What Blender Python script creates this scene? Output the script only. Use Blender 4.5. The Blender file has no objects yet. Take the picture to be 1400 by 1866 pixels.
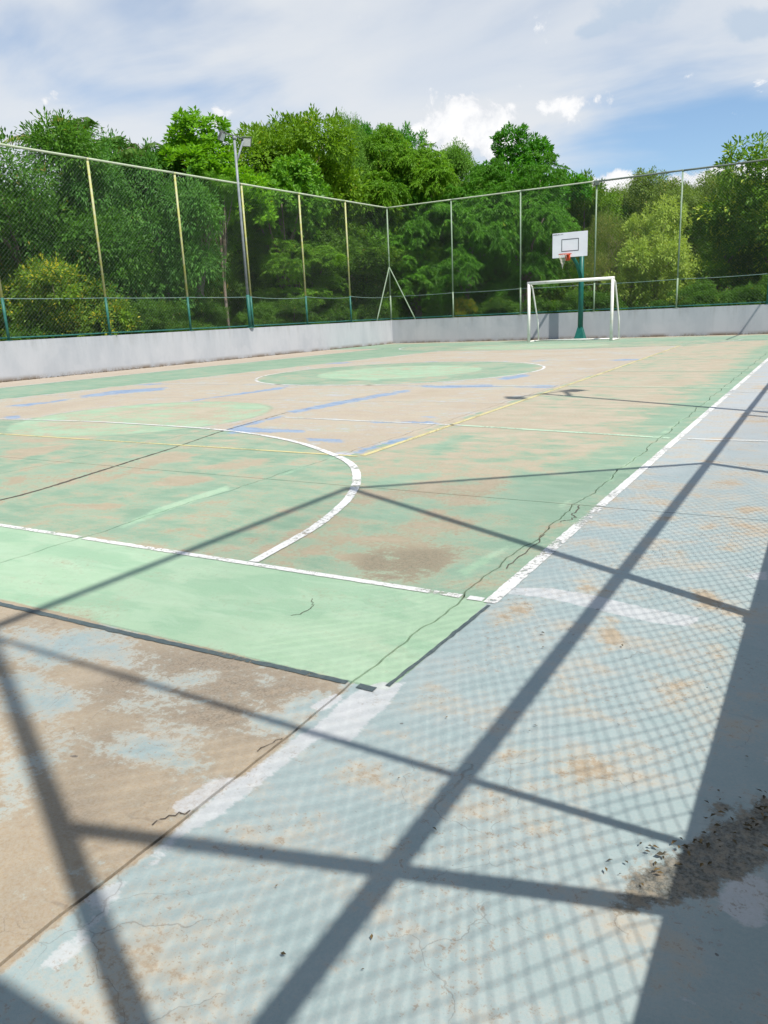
import bpy, math, random
import numpy as np
from mathutils import Vector, Matrix

SC = bpy.context.scene
COL = SC.collection

# ------------------------------------------------------------------ camera
EYE = (0.0, 0.0, 1.172)
def camera():
    p, r, y = math.radians(14.426), math.radians(-2.624), math.radians(-30.625)
    f = Vector((math.sin(y) * math.cos(p), math.cos(y) * math.cos(p), -math.sin(p)))
    a = Vector((math.cos(y), -math.sin(y), 0)); u = a.cross(f)
    c, s = math.cos(r), math.sin(r)
    a2, u2 = c * a + s * u, -s * a + c * u
    cd = bpy.data.cameras.new('camera'); co = bpy.data.objects.new('camera', cd); COL.objects.link(co)
    m = Matrix((a2, u2, -f)).transposed().to_4x4(); m.translation = EYE
    co.matrix_world = m
    cd.sensor_fit = 'VERTICAL'; cd.sensor_height = 24; cd.lens = 1382.5 / 1866 * 24
    cd.clip_start = 0.02; cd.clip_end = 6000
    SC.camera = co
camera()

# ------------------------------------------------------------------ sun, sky, exposure
SUN_DIR = Vector((0.597, -0.303, 1.0)).normalized()
sun = bpy.data.lights.new('sun', 'SUN'); sun.energy = 5.0; sun.angle = math.radians(0.53); sun.color = (1.0, 0.95, 0.87)
so = bpy.data.objects.new('sun', sun); COL.objects.link(so); so.location = (20, -10, 40)
so.rotation_euler = (-SUN_DIR).to_track_quat('-Z', 'Y').to_euler()
SC.view_settings.view_transform = 'Standard'; SC.view_settings.look = 'None'
SC.view_settings.gamma = 1.0; SC.view_settings.exposure = 0.20; SC.view_settings.use_curve_mapping = False
SC.cycles.max_bounces = 8; SC.cycles.diffuse_bounces = 2; SC.cycles.glossy_bounces = 2
SC.cycles.transmission_bounces = 4; SC.cycles.transparent_max_bounces = 16
SC.cycles.use_denoising = True

# ------------------------------------------------------------------ node helpers
class NT:
    def __init__(self, tree): self.t = tree; self.n = tree.nodes; self.l = tree.links
    def set(self, sock, v):
        if isinstance(v, bpy.types.NodeSocket): self.l.new(v, sock)
        elif v is not None:
            if sock.type == 'RGBA' and not isinstance(v, (float, int)) and len(v) == 3: v = (*v, 1)
            sock.default_value = v
    def math(self, op, a, b=None, c=None, clamp=False):
        n = self.n.new('ShaderNodeMath'); n.operation = op; n.use_clamp = clamp
        self.set(n.inputs[0], a)
        if b is not None: self.set(n.inputs[1], b)
        if c is not None: self.set(n.inputs[2], c)
        return n.outputs[0]
    def add(self, a, b): return self.math('ADD', a, b)
    def sub(self, a, b): return self.math('SUBTRACT', a, b)
    def mul(self, a, b): return self.math('MULTIPLY', a, b)
    def step(self, v, lo, hi):
        n = self.n.new('ShaderNodeMapRange'); n.interpolation_type = 'SMOOTHSTEP'; n.clamp = True
        self.set(n.inputs['Value'], v); self.set(n.inputs['From Min'], lo); self.set(n.inputs['From Max'], hi)
        return n.outputs[0]
    def rng(self, v, lo, hi, a, b):
        n = self.n.new('ShaderNodeMapRange'); n.clamp = True
        self.set(n.inputs['Value'], v); self.set(n.inputs['From Min'], lo); self.set(n.inputs['From Max'], hi)
        self.set(n.inputs['To Min'], a); self.set(n.inputs['To Max'], b)
        return n.outputs[0]
    def mix(self, f, a, b, mode='MIX'):
        n = self.n.new('ShaderNodeMix'); n.data_type = 'RGBA'; n.blend_type = mode; n.clamp_factor = True
        self.set(n.inputs[0], f); self.set(n.inputs[6], a); self.set(n.inputs[7], b)
        return n.outputs[2]
    def noise(self, vec, scale, detail=4, rough=.6, dist=0.0, lac=2.0):
        n = self.n.new('ShaderNodeTexNoise'); self.set(n.inputs['Vector'], vec)
        n.inputs['Scale'].default_value = scale; n.inputs['Detail'].default_value = detail
        n.inputs['Roughness'].default_value = rough; n.inputs['Distortion'].default_value = dist
        n.inputs['Lacunarity'].default_value = lac
        return n.outputs['Fac']
    def noisec(self, vec, scale, detail=3):
        n = self.n.new('ShaderNodeTexNoise'); self.set(n.inputs['Vector'], vec)
        n.inputs['Scale'].default_value = scale; n.inputs['Detail'].default_value = detail
        return n.outputs['Color']
    def vor(self, vec, scale, feature='F1', out='Distance', rnd=1.0):
        n = self.n.new('ShaderNodeTexVoronoi'); n.feature = feature; self.set(n.inputs['Vector'], vec)
        n.inputs['Scale'].default_value = scale; n.inputs['Randomness'].default_value = rnd
        return n.outputs[out]
    def vm(self, op, a, b=None):
        n = self.n.new('ShaderNodeVectorMath'); n.operation = op; self.set(n.inputs[0], a)
        if b is not None: self.set(n.inputs[1], b)
        return n.outputs['Value'] if op in ('DOT_PRODUCT', 'LENGTH') else n.outputs[0]
    def pos(self): return self.n.new('ShaderNodeNewGeometry').outputs['Position']
    def obj(self): return self.n.new('ShaderNodeTexCoord').outputs['Object']
    def xyz(self, v):
        n = self.n.new('ShaderNodeSeparateXYZ'); self.set(n.inputs[0], v); return n.outputs
    def attr(self, name):
        n = self.n.new('ShaderNodeAttribute'); n.attribute_name = name; return n.outputs['Fac']
    def bump(self, h, strength, dist=.01):
        n = self.n.new('ShaderNodeBump'); self.set(n.inputs['Height'], h)
        n.inputs['Strength'].default_value = strength; n.inputs['Distance'].default_value = dist
        return n.outputs[0]

def new_mat(name):
    m = bpy.data.materials.new(name); m.use_nodes = True
    g = NT(m.node_tree); b = m.node_tree.nodes['Principled BSDF']
    return m, g, b

# ------------------------------------------------------------------ world: daylight sky with cloud cover
def world():
    w = bpy.data.worlds.new('World'); SC.world = w; w.use_nodes = True
    g = NT(w.node_tree); g.n.clear()
    out = g.n.new('ShaderNodeOutputWorld'); bg = g.n.new('ShaderNodeBackground')
    sky = g.n.new('ShaderNodeTexSky'); sky.sky_type = 'NISHITA'; sky.sun_disc = False
    sky.sun_elevation = math.asin(SUN_DIR.z); sky.sun_rotation = math.atan2(SUN_DIR.x, SUN_DIR.y)
    sky.air_density = 1.0; sky.dust_density = .6; sky.ozone_density = 2.2
    d = g.n.new('ShaderNodeTexCoord').outputs['Generated']
    x, y, z = g.xyz(d)
    zz = g.math('MAXIMUM', z, 0.0)
    den = g.add(zz, .22)
    cb = g.n.new('ShaderNodeCombineXYZ')
    g.set(cb.inputs[0], g.math('DIVIDE', x, den)); g.set(cb.inputs[1], g.math('DIVIDE', y, den)); cb.inputs[2].default_value = .37
    p = cb.outputs[0]
    # high veil of thin cloud, broken by blue openings
    n1 = g.noise(p, .75, 5, .5, .25)
    n2 = g.noise(g.vm('MULTIPLY', p, (1.0, 1.7, 1)), 1.7, 6, .52, .3)
    n3 = g.noise(g.vm('MULTIPLY', d, (1.0, 1.0, 1.2)), 19.0, 9, .62, .3)
    n4 = g.noise(d, 5.0, 4, .5)
    def blob(az, el, sa, se):
        """soft patch of sky about a bearing and an elevation, in degrees"""
        a_, e_ = math.radians(az), math.radians(el)
        c = (math.sin(a_) * math.cos(e_), math.cos(a_) * math.cos(e_), math.sin(e_))
        t1 = (math.cos(a_), -math.sin(a_), 0); t2 = (-math.sin(a_) * math.sin(e_), -math.cos(a_) * math.sin(e_), math.cos(e_))
        u = g.math('DIVIDE', g.vm('DOT_PRODUCT', d, t1), math.radians(sa)); v = g.math('DIVIDE', g.vm('DOT_PRODUCT', d, t2), math.radians(se))
        q_ = g.math('EXPONENT', g.mul(g.add(g.mul(u, u), g.mul(v, v)), -1.0))
        return g.mul(q_, g.math('GREATER_THAN', g.vm('DOT_PRODUCT', d, c), 0.0))
    def total(lst):
        o = None
        for it in lst:
            k = g.mul(blob(*it[:4]), it[4]); o = k if o is None else g.add(o, k)
        return o
    opens = total(OPEN)
    veil = g.step(g.sub(g.add(g.mul(n1, .6), g.mul(n2, .4)), g.mul(opens, .26)), VEIL[0], VEIL[1])
    band = g.mul(g.step(z, .02, .08), g.sub(1.0, g.step(z, .16, .30)))
    puffs = g.add(total(PUFFS), g.mul(g.mul(band, g.step(n4, .46, .62)), .2))
    puff = g.step(g.add(puffs, g.mul(g.sub(n3, .5), 2.1)), .36, .56)
    shade = g.step(g.add(n3, g.mul(puffs, .3)), .5, .82)
    grey = g.mul(g.step(g.add(total(GREYS), g.mul(g.sub(n3, .5), 1.2)), .28, .62), .75)
    base = g.mix(.12, sky.outputs[0], (3.4, 4.6, 6.0))
    skyc = g.mix(1.0, base, SKYGAIN, 'MULTIPLY')
    c1 = g.mix(g.mul(veil, g.rng(n2, .3, .65, .72, .96)), skyc, (7.65, 7.95, 8.3))
    c1 = g.mix(grey, c1, (4.9, 6.0, 7.4))
    c2 = g.mix(puff, c1, g.mix(shade, (7.1, 7.4, 8.0), (10.2, 10.2, 10.2)))
    g.set(bg.inputs[0], c2); bg.inputs[1].default_value = 0.09
    g.l.new(bg.outputs[0], out.inputs[0])
VEIL = (.27, .50); SKYGAIN = (1.25, 1.35, 1.42)
OPEN = [(117, 52, 75, 40, 1.1), (-9.5, 10.6, 9, 3.0, 1.15), (-43, 19.0, 7, 3.0, .5), (-54, 16.5, 5, 2.4, .35), (-35, 12.4, 3, 1.2, .35), (22, 14, 14, 4, .9), (60, 26, 16, 7, .8), (-95, 24, 18, 7, .8), (120, 30, 22, 9, .8), (-150, 28, 22, 9, .8)]
PUFFS = [(-23.7, 12.5, 2.6, 2.0, .9), (-26.9, 12.0, 1.0, .7, .5), (-21.6, 10.2, 1.3, 1.2, .55), (-14.8, 7.6, 2.6, 1.2, .72), (-8.6, 7.6, 3.6, 1.0, .68), (-1, 7.8, 5, 1.2, .66), (-51.2, 14.0, 1.5, .8, .5), (-40.8, 13.3, .9, 1.0, .6), (-17.2, 13.1, 2.6, .8, .42)]
GREYS = [(-12.6, 17.6, 2.6, 1.2, .75), (-6, 15.9, 2.2, 1.2, .75), (-15.6, 16.8, 1.2, .5, .6)]
world()

# ------------------------------------------------------------------ object helpers
def tag(o, label=None, cat=None, group=None, kind=None):
    if label: o['label'] = label
    if cat: o['category'] = cat
    if group: o['group'] = group
    if kind: o['kind'] = kind
    return o
def empty(name, loc, label=None, cat=None, group=None, rz=0.0):
    o = bpy.data.objects.new(name, None); COL.objects.link(o); o.location = loc; o.rotation_euler = (0, 0, rz)
    o.empty_display_size = .2
    return tag(o, label, cat, group)
def link(name, me, parent=None, loc=(0, 0, 0)):
    o = bpy.data.objects.new(name, me); COL.objects.link(o); o.location = loc
    if parent: o.parent = parent
    return o

class MB:
    """collects simple solids and links them as one mesh"""
    def __init__(self): self.v = []; self.f = []; self.m = []
    def poly(self, vs, fs, mi=0):
        b = len(self.v); self.v += [tuple(p) for p in vs]
        for f in fs: self.f.append(tuple(b + i for i in f)); self.m.append(mi)
    def box(self, c, s, mi=0, rot=None, bevel=0.0):
        x, y, z = s[0] / 2, s[1] / 2, s[2] / 2
        if bevel <= 0:
            vs = [Vector((a * x, b * y, d * z)) for d in (-1, 1) for a, b in ((-1, -1), (1, -1), (1, 1), (-1, 1))]
            fs = [(3, 2, 1, 0), (4, 5, 6, 7), (0, 1, 5, 4), (1, 2, 6, 5), (2, 3, 7, 6), (3, 0, 4, 7)]
        else:
            e = bevel; vs = []; fs = []
            for zz, ins in ((-z, e), (-z + e, 0), (z - e, 0), (z, e)):
                for a, b in ((-1, -1), (1, -1), (1, 1), (-1, 1)): vs.append(Vector((a * (x - ins), b * (y - ins), zz)))
            fs = [(3, 2, 1, 0), (12, 13, 14, 15)]
            for k in range(3):
                for i in range(4): fs.append((k * 4 + i, k * 4 + (i + 1) % 4, k * 4 + 4 + (i + 1) % 4, k * 4 + 4 + i))
        if rot is not None: vs = [rot @ p for p in vs]
        self.poly([p + Vector(c) for p in vs], fs, mi)
    def tube(self, pts, r, n=8, mi=0, caps=True):
        pts = [Vector(p) for p in pts]; rs = r if isinstance(r, (list, tuple)) else [r] * len(pts)
        vs = []; up = None
        for i, p in enumerate(pts):
            t = (pts[min(i + 1, len(pts) - 1)] - pts[max(i - 1, 0)]).normalized()
            if up is None:
                up = Vector((0, 0, 1)) if abs(t.z) < .9 else Vector((1, 0, 0))
            a = t.cross(up).normalized(); b = a.cross(t).normalized(); up = b
            for k in range(n):
                w = 2 * math.pi * k / n + math.pi / n
                vs.append(p + (a * math.cos(w) + b * math.sin(w)) * rs[i])
        fs = []
        for i in range(len(pts) - 1):
            for k in range(n): fs.append((i * n + k, i * n + (k + 1) % n, (i + 1) * n + (k + 1) % n, (i + 1) * n + k))
        if caps:
            fs.append(tuple(reversed(range(n)))); fs.append(tuple(range((len(pts) - 1) * n, len(pts) * n)))
        self.poly(vs, fs, mi)
    def mesh(self, name, mats, smooth=False):
        me = bpy.data.meshes.new(name); me.from_pydata(self.v, [], self.f)
        for m in (mats if isinstance(mats, (list, tuple)) else [mats]): me.materials.append(m)
        me.polygons.foreach_set('material_index', self.m)
        if smooth: me.polygons.foreach_set('use_smooth', [len(f) <= 4 for f in self.f])
        me.update(); return me
    def build(self, name, mats, parent=None, loc=(0, 0, 0), smooth=False):
        return link(name, self.mesh(name, mats, smooth), parent, loc)

# ------------------------------------------------------------------ materials
def mat_painted_metal(name, col, col2, rust=(.16, .07, .03), wear=.55, rough=.5, scale=9):
    m, g, b = new_mat(name); p = g.pos()
    n = g.noise(p, scale, 6, .65); f = g.noise(p, scale * 8, 4, .7)
    c = g.mix(g.step(n, .4, .6), col, col2)
    c = g.mix(g.step(g.add(g.mul(n, .5), g.mul(f, .5)), wear, wear + .08), c, rust)
    g.set(b.inputs['Base Color'], c); b.inputs['Roughness'].default_value = rough
    g.set(b.inputs['Normal'], g.bump(f, .15, .004))
    b.inputs['Specular IOR Level'].default_value = .35
    return m
M = {}
M['yellow'] = mat_painted_metal('yellow_post_paint', (.40, .40, .11), (.45, .46, .27), (.25, .20, .06), .56)
M['rail'] = mat_painted_metal('pale_rail_paint', (.40, .47, .30), (.47, .50, .40), (.22, .22, .12), .57)
M['green'] = mat_painted_metal('dark_green_paint', (.018, .11, .085), (.03, .15, .12), (.12, .12, .09), .60)
M['greenpale'] = mat_painted_metal('pale_green_paint', (.20, .29, .18), (.26, .33, .24), (.15, .13, .08), .56)
M['midrail'] = mat_painted_metal('mid_rail_paint', (.10, .185, .15), (.18, .24, .20), (.08, .08, .05), .56)
M['darkrail'] = mat_painted_metal('dark_rail_paint', (.12, .16, .14), (.20, .25, .20), (.09, .05, .03), .5)
M['galv'] = mat_painted_metal('galvanised_steel', (.20, .225, .245), (.26, .285, .30), (.32, .31, .29), .62, .42)
M['goal'] = mat_painted_metal('white_goal_paint', (.80, .79, .74), (.74, .72, .64), (.42, .33, .2), .60, .45, 5)
M['hoop_green'] = mat_painted_metal('hoop_green_paint', (.01, .105, .085), (.014, .13, .10), (.05, .07, .05), .63, .4)
M['board'] = mat_painted_metal('white_board', (.78, .79, .82), (.74, .75, .78), (.60, .58, .55), .63, .4, 2)
M['black'] = mat_painted_metal('dark_marking', (.05, .055, .06), (.07, .07, .075), (.2, .2, .2), .64)
M['orange'] = mat_painted_metal('orange_ring_paint', (.65, .09, .03), (.55, .07, .025), (.25, .07, .03), .6)
M['net'] = mat_painted_metal('off_white_cord', (.62, .60, .52), (.55, .53, .44), (.35, .3, .2), .62, .9)
M['lampbody'] = mat_painted_metal('dark_lamp_housing', (.10, .11, .11), (.14, .15, .15), (.2, .2, .2), .63)
M['lampglass'] = mat_painted_metal('frosted_lamp_glass', (.72, .73, .72), (.66, .68, .68), (.5, .5, .48), .66, .15)
M['bark'] = mat_painted_metal('tree_bark', (.20, .15, .11), (.30, .26, .21), (.10, .08, .06), .55, .9, 6)
M['deadtwig'] = mat_painted_metal('dry_twig', (.36, .29, .20), (.30, .24, .17), (.2, .15, .1), .56, .9)
def mat_wire():
    m, g, b = new_mat('chain_link_wire')
    g.set(b.inputs['Base Color'], g.mix(g.noise(g.pos(), 3, 3), (.11, .145, .13), (.17, .20, .18)))
    b.inputs['Roughness'].default_value = .45; return m
M['wire'] = mat_wire()
def mat_wall():
    m, g, b = new_mat('painted_concrete_wall'); p = g.pos(); x, y, z = g.xyz(p)
    n = g.noise(g.vm('MULTIPLY', p, (1, 1, .35)), 1.3, 7, .62); f = g.noise(p, 30, 5, .7)
    c = g.mix(g.step(n, .35, .66), (.355, .375, .40), (.42, .435, .455))
    drip = g.noise(g.vm('MULTIPLY', p, (6, 6, .25)), 1.0, 5, .65)
    c = g.mix(g.mul(g.step(drip, .58, .74), .3), c, (.34, .34, .34))
    c = g.mix(g.mul(g.step(f, .60, .70), .35), c, (.30, .30, .30))
    mild = g.mul(g.step(z, .55, 1.0), g.step(g.add(g.mul(drip, .7), g.mul(f, .3)), .47, .62))
    c = g.mix(g.mul(mild, .35), c, (.22, .23, .22))
    c = g.mix(g.mul(g.step(g.noise(p, .55, 4, .6), .52, .56), .25), c, (.47, .475, .49))
    low = g.mul(g.sub(1.0, g.step(z, .0, .16)), g.step(g.add(n, g.mul(f, .4)), .55, .8))
    c = g.mix(low, c, (.16, .12, .08))
    g.set(b.inputs['Base Color'], c); b.inputs['Roughness'].default_value = .9
    g.set(b.inputs['Normal'], g.bump(g.add(f, g.mul(n, .6)), .25, .008)); return m
M['wall'] = mat_wall()
def mat_soil():
    m, g, b = new_mat('woodland_soil'); p = g.pos()
    n = g.noise(p, .35, 7, .65); f = g.noise(p, 6, 6, .7)
    c = g.mix(g.step(f, .35, .65), (.028, .022, .014), (.07, .055, .033))
    c = g.mix(g.step(g.add(g.mul(n, .6), g.mul(f, .4)), .48, .6), c, (.035, .05, .018))
    g.set(b.inputs['Base Color'], c); b.inputs['Roughness'].default_value = 1
    g.set(b.inputs['Normal'], g.bump(f, .8, .08)); return m
M['soil'] = mat_soil()
def mat_leaf(name, dark, light, old, trans=.35, oldness=.08, gloss=.25):
    up = (2.55, 2.7, 1.3); dark, light, old = (tuple(a * u for a, u in zip(v, up)) for v in (dark, light, old))
    m, g, b = new_mat(name)
    t = g.attr('tint'); n = g.noise(g.obj(), 1.1, 3, .6)
    c = g.mix(g.add(g.mul(t, .7), g.mul(g.step(n, .35, .65), .3)), dark, light)
    t2 = g.attr('age')
    c = g.mix(g.step(t2, 1 - oldness - .04, 1 - oldness + .04), c, old)
    g.set(b.inputs['Base Color'], c); b.inputs['Roughness'].default_value = .5
    b.inputs['Specular IOR Level'].default_value = gloss
    tr = g.n.new('ShaderNodeBsdfTranslucent'); g.set(tr.inputs['Color'], g.mix(1.0, c, (1.5, 1.45, .7), 'MULTIPLY'))
    mx = g.n.new('ShaderNodeMixShader'); mx.inputs[0].default_value = trans
    g.l.new(b.outputs[0], mx.inputs[1]); g.l.new(tr.outputs[0], mx.inputs[2])
    g.l.new(mx.outputs[0], m.node_tree.nodes['Material Output'].inputs['Surface']); return m
LEAF = {
 'olive': mat_leaf('olive_brown_leaves', (.018, .055, .013), (.05, .105, .026), (.10, .085, .035), oldness=.09),
 'yellow_vine': mat_leaf('yellowing_vine_leaves', (.035, .07, .015), (.085, .13, .028), (.22, .19, .03), oldness=.22),
 'bluegreen': mat_leaf('blue_green_leaves', (.022, .066, .024), (.06, .13, .05), (.07, .10, .03), oldness=.04),
 'dark': mat_leaf('dark_leaves', (.018, .05, .018), (.045, .095, .03), (.09, .09, .03)),
 'bright': mat_leaf('bright_broad_leaves', (.04, .10, .01), (.10, .19, .018), (.20, .22, .03), oldness=.05),
 'glossy': mat_leaf('glossy_broad_leaves', (.035, .09, .014), (.085, .17, .025), (.16, .18, .03), oldness=.04, gloss=.4),
 'warm': mat_leaf('warm_green_leaves', (.035, .075, .008), (.085, .14, .014), (.14, .13, .03), oldness=.07),
 'pale': mat_leaf('pale_green_leaves', (.04, .09, .02), (.09, .16, .05), (.16, .18, .07), oldness=.05),
 'spray': mat_leaf('spray_leaves', (.04, .09, .015), (.09, .16, .03), (.15, .14, .04), oldness=.05),
 'bright2': mat_leaf('bright_drooping_leaves', (.035, .085, .01), (.095, .17, .018), (.17, .19, .03), oldness=.04),
 'darkbright': mat_leaf('dark_glossy_leaves', (.015, .06, .008), (.045, .14, .014), (.09, .15, .02), gloss=.4, oldness=.04),
 'mid': mat_leaf('mid_green_leaves', (.022, .07, .010), (.06, .14, .02), (.12, .14, .03), oldness=.05),
 'tangle': mat_leaf('grey_green_twig_leaves', (.05, .065, .03), (.105, .125, .065), (.20, .17, .10), oldness=.15),
 'lime': mat_leaf('lime_leaves', (.095, .135, .04), (.185, .215, .09), (.23, .24, .13), oldness=.1),
 'olive2': mat_leaf('hazy_olive_leaves', (.045, .07, .022), (.09, .125, .045), (.18, .16, .09), oldness=.08),
 'tips': mat_leaf('yellow_tipped_leaves', (.026, .06, .01), (.07, .125, .018), (.19, .215, .05), oldness=.22),
 'yellow': mat_leaf('yellow_orange_leaves', (.025, .06, .015), (.11, .12, .015), (.20, .13, .02), oldness=.28),
 'wood': mat_leaf('woodland_leaves', (.02, .05, .010), (.05, .095, .018), (.09, .09, .03)),
 'hill': mat_leaf('hillside_leaves', (.05, .075, .028), (.10, .13, .05), (.16, .14, .08)),
 'under': mat_leaf('undergrowth_leaves', (.02, .05, .012), (.055, .11, .025), (.13, .12, .03), oldness=.06),
 'palm': mat_leaf('palm_leaflets', (.035, .07, .025), (.08, .13, .06), (.16, .15, .07)),
}

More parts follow.
